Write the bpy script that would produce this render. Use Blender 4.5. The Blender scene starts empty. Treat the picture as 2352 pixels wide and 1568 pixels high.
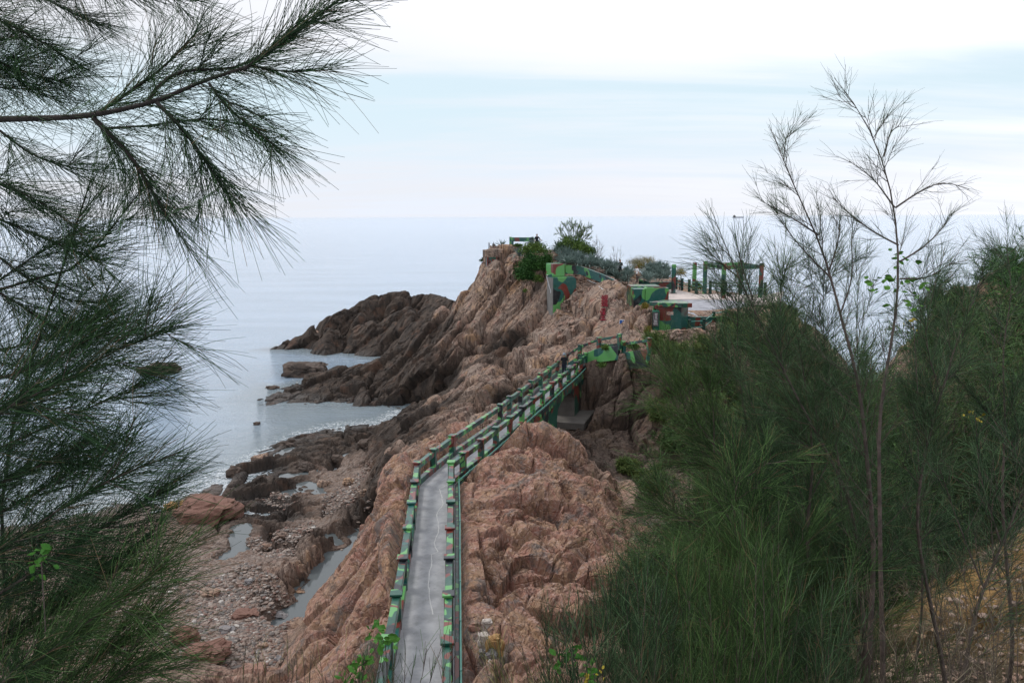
import bpy, bmesh, math, random
import numpy as np
from mathutils import Vector, Matrix
from mathutils.geometry import delaunay_2d_cdt
sc = bpy.context.scene
C = sc.collection
R = math.radians
rng = np.random.default_rng(7)
random.seed(7)

# ---------------------------------------------------------------- camera
F = 1764.0
CAMZ = 19.0
PITCH, ROLL = R(9.26), 0.0042
_f = np.array([0, math.cos(PITCH), -math.sin(PITCH)])
_u0 = np.array([0, math.sin(PITCH), math.cos(PITCH)])
_r0 = np.array([1.0, 0, 0])
_r = math.cos(ROLL)*_r0 - math.sin(ROLL)*_u0
_u = math.cos(ROLL)*_u0 + math.sin(ROLL)*_r0
CAM = np.array([0, 0, CAMZ])
def ray(px, py):
    return _f + (px-1176)/F*_r - (py-784)/F*_u
def P(px, py, d):                  # a point seen at (px,py) at depth d
    return CAM + d*ray(px, py)
def Q(px, py, z):                  # the point of height z seen at (px,py)
    v = ray(px, py)
    return CAM + v*((z-CAMZ)/v[2])
def px_of(w):
    v = np.asarray(w)-CAM
    d = v@_f
    return 1176+F*(v@_r)/d, 784-F*(v@_u)/d, d
def crop(x0, y0, s):               # converts coordinates read in an enlarged crop of the reference
    return lambda x, y: ((x0+x/s)/1.7415, (y0+y/s)/1.7415)
cam = bpy.data.cameras.new('camera'); co = bpy.data.objects.new('camera', cam); C.objects.link(co)
M = Matrix(((_r[0], _u[0], -_f[0], 0), (_r[1], _u[1], -_f[1], 0), (_r[2], _u[2], -_f[2], CAMZ), (0, 0, 0, 1)))
co.matrix_world = M
cam.sensor_width = 36; cam.lens = 27; cam.clip_start = 0.05; cam.clip_end = 90000
sc.camera = co

# ---------------------------------------------------------------- objects
def tag(o, label=None, cat=None, group=None, kind=None):
    if label: o['label'] = label
    if cat: o['category'] = cat
    if group: o['group'] = group
    if kind: o['kind'] = kind
    return o
def empty(name, loc, rz=0.0, label=None, cat=None, group=None):
    o = bpy.data.objects.new(name, None); C.objects.link(o)
    o.location = [float(v) for v in loc]; o.rotation_euler = (0, 0, rz); o.empty_display_size = .2
    return tag(o, label, cat, group)
def link_mesh(name, me, mats, parent=None):
    o = bpy.data.objects.new(name, me); C.objects.link(o)
    for m in (mats if isinstance(mats, (list, tuple)) else [mats]): me.materials.append(m)
    if parent is not None:
        o.parent = parent
        o.matrix_parent_inverse = parent_inv(parent)
    return o
def parent_inv(p):                 # meshes are written in world coordinates
    m = Matrix.Translation(p.location) @ p.rotation_euler.to_matrix().to_4x4()
    if p.parent is not None: return m.inverted() if p.type == 'EMPTY' else Matrix.Identity(4)
    return m.inverted()
def np_mesh(name, V, Fc, smooth=False):
    """V (n,3); Fc (m,k) all faces with k corners"""
    me = bpy.data.meshes.new(name)
    V = np.ascontiguousarray(V, dtype=np.float32); Fc = np.ascontiguousarray(Fc, dtype=np.int32)
    n, k = Fc.shape
    me.vertices.add(len(V)); me.vertices.foreach_set('co', V.ravel())
    me.loops.add(n*k); me.loops.foreach_set('vertex_index', Fc.ravel())
    me.polygons.add(n); me.polygons.foreach_set('loop_start', np.arange(0, n*k, k, dtype=np.int32))
    me.polygons.foreach_set('loop_total', np.full(n, k, dtype=np.int32))
    me.update(calc_edges=True)
    me.polygons.foreach_set('use_smooth', np.full(n, bool(smooth)))
    return me
def add_attr(me, name, vals):
    a = me.attributes.new(name, 'FLOAT', 'POINT'); a.data.foreach_set('value', np.ascontiguousarray(vals, dtype=np.float32))
def copy_tree(o, parent=None):
    c = o.copy(); C.objects.link(c)
    if parent is not None: c.parent = parent
    for ch in list(o.children): copy_tree(ch, c)
    return c

class MB:
    """collects boxes, prisms and tubes for ONE mesh"""
    def __init__(s): s.v = []; s.f = []; s.m = []
    def add(s, vs, fs, mi=0):
        b = len(s.v); s.v += [tuple(float(c) for c in v) for v in vs]; s.f += [tuple(b+i for i in f) for f in fs]; s.m += [mi]*len(fs)
    def box(s, c, size, rz=0.0, mi=0):
        cx, cy, cz = c; a, b, h = [v/2 for v in size]; co_, si = math.cos(rz), math.sin(rz)
        vs = [(cx+x*co_-y*si, cy+x*si+y*co_, cz+z) for z in (-h, h) for x, y in ((-a, -b), (a, -b), (a, b), (-a, b))]
        s.add(vs, [(3, 2, 1, 0), (4, 5, 6, 7), (0, 1, 5, 4), (1, 2, 6, 5), (2, 3, 7, 6), (3, 0, 4, 7)], mi)
    def beam(s, p, q, w, h, mi=0, up=(0, 0, 1)):
        p = Vector([float(v) for v in p]); q = Vector([float(v) for v in q]); t = (q-p).normalized(); sd = t.cross(Vector(up)).normalized(); u = sd.cross(t).normalized()
        vs = []
        for e in (p, q):
            for a, b in ((-1, -1), (1, -1), (1, 1), (-1, 1)): vs.append(e+sd*a*w/2+u*b*h/2)
        s.add(vs, [(0, 1, 2, 3), (7, 6, 5, 4), (0, 4, 5, 1), (1, 5, 6, 2), (2, 6, 7, 3), (3, 7, 4, 0)], mi)
    def prism(s, pts, z0, z1, mi=0):
        n = len(pts); vs = [(p[0], p[1], z0) for p in pts]+[(p[0], p[1], z1) for p in pts]
        s.add(vs, [tuple(range(n-1, -1, -1)), tuple(range(n, 2*n))]+[(i, (i+1) % n, n+(i+1) % n, n+i) for i in range(n)], mi)
    def tube(s, pts, r, n=8, mi=0):
        pts = [Vector([float(v) for v in p]) for p in pts]; rs = r if isinstance(r, (list, tuple)) else [r]*len(pts); vs = []
        for i, p in enumerate(pts):
            t = (pts[min(i+1, len(pts)-1)]-pts[max(i-1, 0)]).normalized()
            a = t.cross(Vector((0.13, 0.21, 1)) if abs(t.z) < .95 else Vector((1, .1, 0))).normalized(); b = t.cross(a)
            for k in range(n): vs.append(p+(a*math.cos(2*math.pi*k/n)+b*math.sin(2*math.pi*k/n))*rs[i])
        fs = [(i*n+k, i*n+(k+1) % n, (i+1)*n+(k+1) % n, (i+1)*n+k) for i in range(len(pts)-1) for k in range(n)]
        fs += [tuple(range(n-1, -1, -1)), tuple(range((len(pts)-1)*n, len(pts)*n))]
        s.add(vs, fs, mi)
    def build(s, name, mats, parent=None, bevel=0.0, smooth=False):
        me = bpy.data.meshes.new(name); me.from_pydata(s.v, [], s.f); me.update()
        bm = bmesh.new(); bm.from_mesh(me); bmesh.ops.recalc_face_normals(bm, faces=bm.faces)
        for f, m in zip(bm.faces, s.m): f.material_index = m
        if bevel > 0:
            bmesh.ops.bevel(bm, geom=[e for e in bm.edges if len(e.link_faces) == 2 and e.calc_face_angle(0) > .5], offset=bevel, segments=1, affect='EDGES')
        bm.to_mesh(me); bm.free()
        for p in me.polygons: p.use_smooth = smooth
        return link_mesh(name, me, mats, parent)

# ---------------------------------------------------------------- noise
def _h(ix, iy, iz, seed):
    ix = ix.astype(np.int64); iy = iy.astype(np.int64); iz = iz.astype(np.int64)
    n = (ix*73856093) ^ (iy*19349663) ^ (iz*83492791) ^ (seed*2654435761 & 0x7fffffff)
    n = (n ^ (n >> 13))*1274126177; n &= 0xffffffff
    n = (n ^ (n >> 16))*2246822519; n &= 0xffffffff
    n ^= n >> 15
    return n
def h01(ix, iy, iz, seed): return (_h(ix, iy, iz, seed) & 0xffffff)/float(0xffffff)
def vnoise(p, seed=0):             # value noise, about -1..1
    i = np.floor(p); f = p-i; i = i.astype(np.int64); w = f*f*f*(f*(f*6-15)+10)
    out = 0
    for dx in (0, 1):
        for dy in (0, 1):
            for dz in (0, 1):
                wt = (w[:, 0] if dx else 1-w[:, 0])*(w[:, 1] if dy else 1-w[:, 1])*(w[:, 2] if dz else 1-w[:, 2])
                out = out+wt*h01(i[:, 0]+dx, i[:, 1]+dy, i[:, 2]+dz, seed)
    return out*2-1
def fbm(p, oct=4, seed=0, gain=.5, ridged=False):
    o = 0; a = 1.0; t = 0
    for k in range(oct):
        n = vnoise(p*(2.03**k)+k*17.3, seed+k)
        if ridged: n = 1-2*np.abs(n)
        o = o+a*n; t += a; a *= gain
    return o/t
def worley(p, seed=0):
    """F1, F2-F1, per-cell random, and a plane value inside the cell (for facets)"""
    i = np.floor(p).astype(np.int64); f = p-i
    n = len(p); d1 = np.full(n, 9.0); d2 = np.full(n, 9.0); cell = np.zeros(n); pl = np.zeros(n)
    for dx in (-1, 0, 1):
        for dy in (-1, 0, 1):
            for dz in (-1, 0, 1):
                a, b, c = i[:, 0]+dx, i[:, 1]+dy, i[:, 2]+dz
                hh = _h(a, b, c, seed)
                ox = (hh & 1023)/1023.; oy = ((hh >> 10) & 1023)/1023.; oz = ((hh >> 20) & 1023)/1023.
                vx = dx+ox-f[:, 0]; vy = dy+oy-f[:, 1]; vz = dz+oz-f[:, 2]
                d = vx*vx+vy*vy+vz*vz
                lt = d < d1
                d2 = np.where(lt, d1, np.minimum(d2, d))
                d1 = np.where(lt, d, d1)
                r1 = ((hh >> 3) & 1023)/1023.
                cell = np.where(lt, r1, cell)
                pv = vx*(ox*2-1)+vy*(oy*2-1)+vz*(oz*2-1)
                pl = np.where(lt, pv, pl)
    d1 = np.sqrt(d1); d2 = np.sqrt(d2)
    return d1, d2-d1, cell, pl
def sstep(a, b, x):
    t = np.clip((x-a)/(b-a), 0, 1); return t*t*(3-2*t)
# ---------------------------------------------------------------- materials
class NT:
    def __init__(s, name):
        s.m = bpy.data.materials.new(name); s.m.use_nodes = True; s.t = s.m.node_tree; s.t.nodes.clear()
        s.out = s.n('ShaderNodeOutputMaterial')
    def n(s, typ, **kw):
        nd = s.t.nodes.new(typ)
        for k, v in kw.items(): setattr(nd, k, v)
        return nd
    def l(s, a, b): s.t.links.new(a, b)
    def coord(s, which='Object'): return s.n('ShaderNodeTexCoord').outputs[which]
    def val(s, sock, v):
        if hasattr(v, 'is_linked'): s.l(v, sock)
        else: sock.default_value = v
    def mapping(s, vec, scale=(1, 1, 1), rot=(0, 0, 0)):
        m = s.n('ShaderNodeMapping'); m.inputs['Scale'].default_value = scale; m.inputs['Rotation'].default_value = rot; s.l(vec, m.inputs['Vector']); return m.outputs[0]
    def noise(s, vec, scale, detail=4, rough=.55, dist=0.0, out='Fac'):
        n = s.n('ShaderNodeTexNoise'); n.inputs['Scale'].default_value = scale; n.inputs['Detail'].default_value = detail
        n.inputs['Roughness'].default_value = rough; n.inputs['Distortion'].default_value = dist; s.l(vec, n.inputs['Vector']); return n.outputs[out]
    def voro(s, vec, scale, feature='F1', out='Distance', rnd=1.0):
        n = s.n('ShaderNodeTexVoronoi', feature=feature); n.inputs['Scale'].default_value = scale; n.inputs['Randomness'].default_value = rnd
        s.l(vec, n.inputs['Vector']); return n.outputs[out]
    def ramp(s, fac, stops, interp='LINEAR'):
        r = s.n('ShaderNodeValToRGB'); r.color_ramp.interpolation = interp; e = r.color_ramp.elements
        while len(e) < len(stops): e.new(.5)
        for i, (p, c) in enumerate(stops):
            e[i].position = p; e[i].color = (c[0], c[1], c[2], 1) if isinstance(c, (tuple, list)) else (c, c, c, 1)
        s.l(fac, r.inputs[0]); return r.outputs[0]
    def mix(s, fac, a, b, mode='MIX'):
        m = s.n('ShaderNodeMix', data_type='RGBA', blend_type=mode)
        s.val(m.inputs[0], fac)
        for k, v in ((6, a), (7, b)):
            if isinstance(v, (tuple, list)): v = (v[0], v[1], v[2], 1)
            s.val(m.inputs[k], v)
        return m.outputs[2]
    def math(s, op, a, b=0.0, c=None):
        m = s.n('ShaderNodeMath', operation=op); s.val(m.inputs[0], a); s.val(m.inputs[1], b)
        if c is not None: s.val(m.inputs[2], c)
        return m.outputs[0]
    def mrange(s, v, a, b, c=0.0, d=1.0):
        m = s.n('ShaderNodeMapRange', interpolation_type='SMOOTHSTEP'); s.l(v, m.inputs[0])
        for i, x in enumerate((a, b, c, d)): m.inputs[i+1].default_value = x
        return m.outputs[0]
    def attr(s, name, out='Fac'): return s.n('ShaderNodeAttribute', attribute_name=name).outputs[out]
    def bump(s, h, strength=.5, dist=.1, nrm=None):
        b = s.n('ShaderNodeBump'); b.inputs['Strength'].default_value = strength; b.inputs['Distance'].default_value = dist; s.l(h, b.inputs['Height'])
        if nrm is not None: s.l(nrm, b.inputs['Normal'])
        return b.outputs[0]
    def bsdf(s, col, rough=.8, nrm=None, spec=.5, **kw):
        b = s.n('ShaderNodeBsdfPrincipled')
        if isinstance(col, (tuple, list)): col = (col[0], col[1], col[2], 1)
        s.val(b.inputs['Base Color'], col); s.val(b.inputs['Roughness'], rough); s.val(b.inputs['Specular IOR Level'], spec)
        if nrm is not None: s.l(nrm, b.inputs['Normal'])
        for k, v in kw.items(): s.val(b.inputs[k.replace('_', ' ')], v)
        s.l(b.outputs[0], s.out.inputs[0]); return b

def mat_plain(name, col, rough=.7, var=.25, scale=4, spec=.4, bump=.0):
    t = NT(name); v = t.coord(); n = t.noise(v, scale, 5, .6)
    c = t.mix(t.mrange(n, .3, .7), tuple(x*(1-var) for x in col), tuple(min(1, x*(1+var)) for x in col))
    nr = t.bump(n, bump, .05) if bump else None
    t.bsdf(c, rough, nr, spec); return t.m

GREEN = (.008, .072, .048); TEAL = (.012, .085, .075); LGREEN = (.10, .31, .09); BRICK = (.15, .026, .018); NAVY = (.008, .011, .016)
def mat_camo(name, scale, zs=1.0, base_share=.46, base=TEAL, seed=0.0, worn=.12):
    t = NT(name); v = t.coord()
    m = t.n('ShaderNodeMapping'); m.inputs['Location'].default_value = (seed, seed*1.7, seed*.3); m.inputs['Scale'].default_value = (1, 1, zs); t.l(v, m.inputs[0])
    def blob(off, th):
        mm = t.n('ShaderNodeMapping'); mm.inputs['Location'].default_value = (off, -off*1.3, off*.7); t.l(m.outputs[0], mm.inputs[0])
        return t.mrange(t.noise(mm.outputs[0], scale*.62, 1.2, .45, .35), th-.006, th+.006)
    k = (.55-base_share)*.16
    c = t.mix(blob(0, .56-k), base, LGREEN); c = t.mix(blob(13.7, .585-k), c, BRICK); c = t.mix(blob(31.3, .585-k), c, NAVY)
    c = t.mix(blob(57.1, .66), c, GREEN if base == TEAL else TEAL)
    n2 = t.noise(v, 3.1, 6, .7)
    c = t.mix(t.mrange(n2, .45, .8, 0, worn*3), c, (.16, .19, .18))
    nb = t.noise(v, 22, 3, .6)
    t.bsdf(c, .30, t.bump(nb, .25, .01), .6); return t.m
M = {}
M['camo_rail'] = mat_camo('camo_rail_paint', 2.8, 1.0, .44, GREEN, 3.1)
M['camo_wall'] = mat_camo('camo_wall_paint', .95, 1.0, .40, TEAL, 1.3)
M['camo_stripe'] = mat_camo('camo_stripe_paint', 2.2, .35, .50, TEAL, 21.7)
M['camo_arch'] = mat_camo('camo_arch_paint', 1.25, .4, .60, GREEN, 5.2)
M['camo_post'] = mat_camo('camo_post_paint', 1.6, 1.0, .42, TEAL, 9.1)
M['green_paint'] = mat_plain('green_paint', (.012, .10, .065), .4, .3, 3)
M['dark_post'] = mat_plain('dark_post_paint', (.010, .035, .03), .5, .3, 3)
M['pipe_paint'] = mat_plain('teal_pipe_paint', (.10, .30, .25), .35, .15, 3)
M['white'] = mat_plain('white_paint', (.75, .76, .77), .5, .05, 3)
M['sign_blue'] = mat_plain('sign_blue', (.012, .09, .36), .4, .05, 3)
M['sign_grey'] = mat_plain('sign_grey', (.085, .07, .08), .5, .1, 3)
M['red_paint'] = mat_plain('red_char_paint', (.14, .009, .02), .9, .2, 9, .1)
M['rust'] = mat_plain('rusty_iron', (.045, .032, .025), .8, .4, 9)
M['pvc'] = mat_plain('grey_conduit', (.45, .46, .48), .45, .1, 3)
M['black'] = mat_plain('dark_interior', (.006, .007, .009), .9, .1, 3)
M['skin'] = mat_plain('skin', (.36, .20, .13), .6, .08, 6)
M['hair'] = mat_plain('dark_hair', (.008, .007, .006), .6, .2, 20)
M['cloth_black'] = mat_plain('black_cloth', (.010, .011, .016), .9, .2, 12)
M['cloth_white'] = mat_plain('white_cloth', (.72, .72, .74), .9, .05, 12)
M['cloth_brown'] = mat_plain('brown_cloth', (.05, .032, .034), .9, .2, 12)
M['cloth_olive'] = mat_plain('olive_cloth', (.11, .12, .085), .9, .2, 12)
M['cloth_grey'] = mat_plain('grey_hat_cloth', (.17, .20, .24), .9, .1, 12)
M['cloth_navy'] = mat_plain('navy_cloth', (.012, .018, .035), .9, .2, 12)

def mat_concrete(name, col, crack=False):
    t = NT(name); v = t.coord(); n = t.noise(v, 1.6, 8, .65); n2 = t.noise(v, 30, 4, .6); n3 = t.noise(v, .5, 3, .5)
    c = t.mix(t.mrange(n, .3, .72), tuple(x*.78 for x in col), tuple(x*1.18 for x in col))
    c = t.mix(t.mrange(n3, .5, .75, 0, .2), c, tuple(x*.7 for x in col))
    c = t.mix(t.mrange(n2, .62, .72, 0, .5), c, tuple(x*.7 for x in col))
    n5 = t.noise(v, 2.4, 8, .75); c = t.mix(t.mrange(n5, .56, .66, 0, .45), c, tuple(x*.55 for x in col))
    c = t.mix(t.mrange(t.noise(v, 5, 8, .8), .60, .68, 0, .4), c, tuple(x*1.45 for x in col))
    t.bsdf(c, .75, t.bump(n2, .35, .01), .4); return t.m
M['path'] = mat_concrete('path_concrete', (.30, .305, .32))
M['deck_pink'] = mat_concrete('plaza_concrete', (.52, .45, .42))
M['ramp_grey'] = mat_concrete('ramp_concrete', (.32, .325, .36))
M['concrete'] = mat_concrete('rough_concrete', (.12, .11, .10))
M['old_wall'] = mat_concrete('old_wall_concrete', (.15, .145, .14))
M['mortar'] = mat_plain('crack_mortar', (.46, .46, .46), .8, .1, 9)

def mat_rock(name, terrain=True, c1=(.42, .27, .19), c2=(.30, .20, .15), dark=None):
    t = NT(name); v = t.coord('Object')
    vs = t.mapping(v, (1.0, 1.0, .42), (0, R(38), R(8)))
    nb = t.noise(v, .16, 4, .55); nm = t.noise(vs, .9, 6, .62, .4); nf = t.noise(vs, 5.5, 7, .68, .3); nff = t.noise(v, 26, 5, .7)
    c = t.mix(t.mrange(nb, .38, .62), (.34, .235, .175), (.25, .16, .12))
    c = t.mix(t.mrange(nm, .40, .60, 0, .75), c, (.27, .215, .18))
    c = t.mix(t.mrange(t.noise(v, .45, 5, .6), .52, .66, 0, .7), c, (.42, .26, .15))     # ochre
    c = t.mix(t.mrange(t.noise(vs, 1.7, 6, .65), .55, .70, 0, .75), c, (.33, .16, .125))  # red streaks
    c = t.mix(t.mrange(t.noise(vs, 2.6, 7, .7, .5), .57, .68, 0, .8), c, (.55, .44, .37)) # pale mineral
    c = t.mix(t.mrange(nf, .56, .72, 0, .75), c, (.15, .11, .09))
    crevice_shade = t.math('ABSOLUTE', t.math('SUBTRACT', t.noise(t.mapping(v, (1.0, 1.0, .30), (0, R(38), R(8))), 1.3, 7, .62, .8), .5))
    crevice_shade = t.mrange(crevice_shade, .004, .040, .9, 0)
    c = t.mix(crevice_shade, c, (.085, .065, .055))  # thin dark lines put into the colour for the shade of crevices
    if terrain:
        near = t.attr('pink')
        def sel(a_, b_): return t.math('ADD', t.math('MULTIPLY', a_, t.math('SUBTRACT', 1.0, near)), t.math('MULTIPLY', b_, near))
        nm = sel(nm, t.noise(v, 1.1, 7, .65, .5)); nf = sel(nf, t.noise(v, 6.5, 8, .72, .5))
        cp = t.mix(t.mrange(nm, .36, .60), (.36, .185, .14), (.35, .225, .15))
        cp = t.mix(t.mrange(nf, .50, .64, 0, .8), cp, (.50, .37, .33))
        cp = t.mix(t.mrange(t.noise(v, .55, 7, .7), .52, .64, 0, .5), cp, (.38, .22, .12))
        cp = t.mix(t.mrange(t.noise(v, .7, 8, .72), .53, .61, 0, .85), cp, (.17, .15, .14))
        cp = t.mix(t.mrange(t.noise(v, 7, 5, .7), .55, .68, 0, .6), cp, (.26, .085, .055))
        c = t.mix(near, c, cp)
        c = t.mix(t.math('MULTIPLY', crevice_shade, .7), c, (.12, .075, .06))
        # tidal zone
        dk = t.attr('tide')
        cd = t.mix(t.mrange(nm, .4, .62), (.040, .031, .026), (.082, .060, .047))
        cd = t.mix(t.mrange(nf, .52, .68, 0, .7), cd, (.030, .026, .024))
        cd = t.mix(t.mrange(t.noise(v, .6, 5, .6), .54, .66, 0, .6), cd, (.13, .075, .052))
        c = t.mix(dk, c, cd)
        pb = t.attr('pebble')
        vc = t.voro(v, 7.0, 'F1', 'Color'); sp = t.n('ShaderNodeSeparateColor'); t.l(vc, sp.inputs[0])
        cpb = t.ramp(sp.outputs[0], [(0, (.20, .145, .12)), (.3, (.13, .105, .09)), (.5, (.24, .18, .15)), (.75, (.28, .235, .21)), (.93, (.17, .11, .08))])
        c = t.mix(pb, c, cpb)
        so = t.attr('soil')
        cs = t.mix(t.mrange(nf, .38, .62), (.19, .105, .035), (.36, .22, .085))
        cs = t.mix(t.mrange(t.noise(v, 1.3, 8, .75), .54, .64, 0, .55), cs, (.20, .18, .155)); cs = t.mix(t.mrange(nff, .52, .66, 0, .8), cs, (.07, .05, .03))
        cs = t.mix(t.mrange(so, .72, .98), t.mix(t.mrange(nf, .35, .65), (.045, .038, .022), (.10, .075, .045)), cs)
        c = t.mix(t.mrange(so, .1, .5), c, cs)
        wet = t.attr('wet')
        rough = t.mrange(wet, 0, 1, .88, .42)
        c = t.mix(t.math('MULTIPLY', wet, .35), c, (.02, .02, .02))
        hv = t.voro(v, 7.0, 'F1', 'Distance')
        hh = t.math('ADD', t.math('MULTIPLY', nf, 1.0), t.math('MULTIPLY', nff, .35))
        hh = t.math('ADD', hh, t.math('MULTIPLY', t.math('MULTIPLY', hv, pb), -1.2))
        cr = t.voro(vs, 1.9, 'DISTANCE_TO_EDGE', 'Distance')
        cr2 = t.voro(v, 1.5, 'DISTANCE_TO_EDGE', 'Distance'); hh = t.math('ADD', hh, t.math('MULTIPLY', t.mrange(sel(cr, cr2), 0, .05), .3))
        nr = t.bump(hh, .75, .2)
        t.bsdf(c, rough, nr, .3)
    else:
        if dark: c = t.mix(.85, c, dark)
        hh = t.math('ADD', nf, t.math('MULTIPLY', nff, .35))
        t.bsdf(c, .85, t.bump(hh, .7, .08), .3)
    return t.m
M['rock'] = mat_rock('headland_rock')
M['boulder'] = mat_rock('boulder_rock', False)
M['boulder_dark'] = mat_rock('wet_boulder_rock', False, dark=(.055, .043, .037))
M['boulder_red'] = mat_rock('red_boulder_rock', False, dark=(.17, .085, .065))
M['boulder_ochre'] = mat_rock('ochre_boulder_rock', False, dark=(.34, .20, .075))
M['boulder_white'] = mat_rock('white_boulder_rock', False, dark=(.52, .47, .43))
M['boulder_grey'] = mat_rock('grey_boulder_rock', False, dark=(.20, .20, .21))

def mat_leaf(name, col, col2, rough=.6, trans=.0, scale=1.2, spec=.12):
    t = NT(name); v = t.coord()
    n = t.noise(v, scale, 3, .6)
    r = t.attr('tint')
    c = t.mix(t.mrange(n, .35, .65), col, col2)
    c = t.mix(t.mrange(r, .12, .60), c, tuple(min(x*2.6, .5) for x in col2))
    c = t.mix(t.mrange(r, .70, .74), c, (.16, .11, .06) if max(col2) < .3 and col2[0] < col2[1]*.85 else tuple(x*1.2 for x in col2))
    t.bsdf(c, rough, None, spec, Transmission_Weight=0.0)
    return t.m
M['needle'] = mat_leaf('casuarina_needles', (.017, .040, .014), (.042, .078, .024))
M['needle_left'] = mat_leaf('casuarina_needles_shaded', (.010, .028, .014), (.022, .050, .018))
M['needle_blue'] = mat_leaf('casuarina_needles_bluish', (.017, .038, .018), (.042, .074, .034))
M['needle_light'] = mat_leaf('casuarina_needles_light', (.045, .080, .022), (.085, .115, .035))
M['needle_dry'] = mat_leaf('dry_twigs', (.075, .060, .045), (.12, .10, .07))
M['bark'] = mat_plain('casuarina_bark', (.075, .056, .047), .85, .4, 14, bump=.4)
M['bark_dark'] = mat_plain('dark_bark', (.028, .021, .018), .9, .4, 14, bump=.4)
M['leaf_green'] = mat_leaf('broad_leaf', (.04, .13, .02), (.08, .20, .03))
M['leaf_yellow'] = mat_leaf('yellow_leaf', (.30, .24, .03), (.38, .30, .05))
M['shrub'] = mat_leaf('shrub_leaves', (.030, .070, .018), (.085, .135, .030), scale=.6)
M['shrub_dark'] = mat_leaf('dark_shrub_leaves', (.016, .050, .014), (.038, .095, .022), scale=.6)
M['shrub_gold'] = mat_leaf('golden_shrub_leaves', (.10, .10, .02), (.19, .15, .03), scale=.6)
M['agave'] = mat_leaf('agave_leaves', (.12, .17, .155), (.20, .26, .235), scale=.9)
M['grass'] = mat_leaf('grass_blades', (.05, .085, .025), (.16, .15, .06), scale=1)
# ---------------------------------------------------------------- sky, sun, view
SUN_EL, SUN_AZ = R(48), R(-62)      # azimuth measured from +Y towards +X
w = bpy.data.worlds.new('World'); sc.world = w; w.use_nodes = True
nt = w.node_tree; nt.nodes.clear()
T = NT.__new__(NT); T.t = nt
out = nt.nodes.new('ShaderNodeOutputWorld'); bg = nt.nodes.new('ShaderNodeBackground'); nt.links.new(bg.outputs[0], out.inputs[0])
sky = nt.nodes.new('ShaderNodeTexSky'); sky.sky_type = 'NISHITA'; sky.sun_disc = False
sky.sun_elevation = SUN_EL; sky.sun_rotation = SUN_AZ; sky.air_density = 1.0; sky.dust_density = 1.5; sky.ozone_density = 2.0
gen = nt.nodes.new('ShaderNodeTexCoord').outputs['Generated']
sx = nt.nodes.new('ShaderNodeSeparateXYZ'); nt.links.new(gen, sx.inputs[0])
zc = T.math('ADD', T.math('MAXIMUM', sx.outputs[2], 0.0), .10)
cx = T.math('DIVIDE', sx.outputs[0], zc); cy = T.math('DIVIDE', sx.outputs[1], zc)
cb = nt.nodes.new('ShaderNodeCombineXYZ'); nt.links.new(T.math('MULTIPLY', cx, .34), cb.inputs[0]); nt.links.new(cy, cb.inputs[1])
n1 = T.noise(cb.outputs[0], .62, 6, .55, .6); n2 = T.noise(cb.outputs[0], 2.3, 6, .6, .3)
zz = sx.outputs[2]
# more cloud overhead and towards the right (sun side)
right = T.math('MULTIPLY', sx.outputs[0], .16)
band = T.mrange(zz, .13, .25, -.05, .32)
low = T.mrange(zz, .02, .10, .20, 0)
cov = T.math('ADD', T.math('ADD', T.math('ADD', n1, T.math('MULTIPLY', T.math('SUBTRACT', n2, .5), .35)), right), T.math('ADD', band, low))
cov = T.mrange(cov, .40, .74)
blue = T.mix(1.0, (0, 0, 0), sky.outputs[0]); 
bgsky = T.mix(.5, sky.outputs[0], sky.outputs[0])
scl = nt.nodes.new('ShaderNodeVectorMath'); scl.operation = 'SCALE'; nt.links.new(sky.outputs[0], scl.inputs[0]); scl.inputs['Scale'].default_value = .060
# thin veil: the clear parts are a pale cyan
veil = T.mix(.86, scl.outputs[0], (.81, .98, 1.08))
hz = T.mrange(zz, .0, .14, 1, 0)
veil = T.mix(T.math('MULTIPLY', hz, .95), veil, (.86, .91, 1.02))
glow = T.math('ADD', T.mrange(T.math('ADD', zz, T.math('MULTIPLY', sx.outputs[0], .35)), -.05, .40, 0.90, 1.2), 0.0)
cl = nt.nodes.new('ShaderNodeVectorMath'); cl.operation = 'SCALE'; cl.inputs[0].default_value = (.95, .97, 1.03); nt.links.new(glow, cl.inputs['Scale'])
c2 = T.mix(T.mrange(n2, .35, .70, 0, .55), cl.outputs[0], (.86, .89, .97))
fin = T.mix(cov, veil, T.mix(T.mrange(zz, .10, .24, 1.0, .12), cl.outputs[0], c2))
nt.links.new(fin, bg.inputs[0]); bg.inputs[1].default_value = 1.0
sun = bpy.data.lights.new('sun', 'SUN'); sun.energy = 1.6; sun.angle = R(14); sun.color = (1, .95, .88)
so = bpy.data.objects.new('sun', sun); C.objects.link(so)
so.rotation_euler = Vector((math.sin(SUN_AZ)*math.cos(SUN_EL), math.cos(SUN_AZ)*math.cos(SUN_EL), math.sin(SUN_EL))).to_track_quat('Z', 'Y').to_euler()
sc.view_settings.view_transform = 'Standard'; sc.view_settings.look = 'None'; sc.view_settings.exposure = 0; sc.view_settings.gamma = 1
sc.view_settings.use_curve_mapping = False
sc.cycles.max_bounces = 5; sc.cycles.diffuse_bounces = 3; sc.cycles.glossy_bounces = 2; sc.cycles.transmission_bounces = 2
# ---------------------------------------------------------------- ground heights
# (point, amp of rock relief, pebble, soil, pink)
CP = []
def cp(p, amp=1.0, peb=0.0, soil=0.0, pink=0.0): CP.append((p[0], p[1], p[2], amp, peb, soil, pink))
def D(x, y, d, **k): cp(P(x, y, d), **k)
def Z(x, y, z, **k): cp(Q(x, y, z), **k)
def W(x, y, z, **k): cp((x, y, z), **k)
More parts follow.
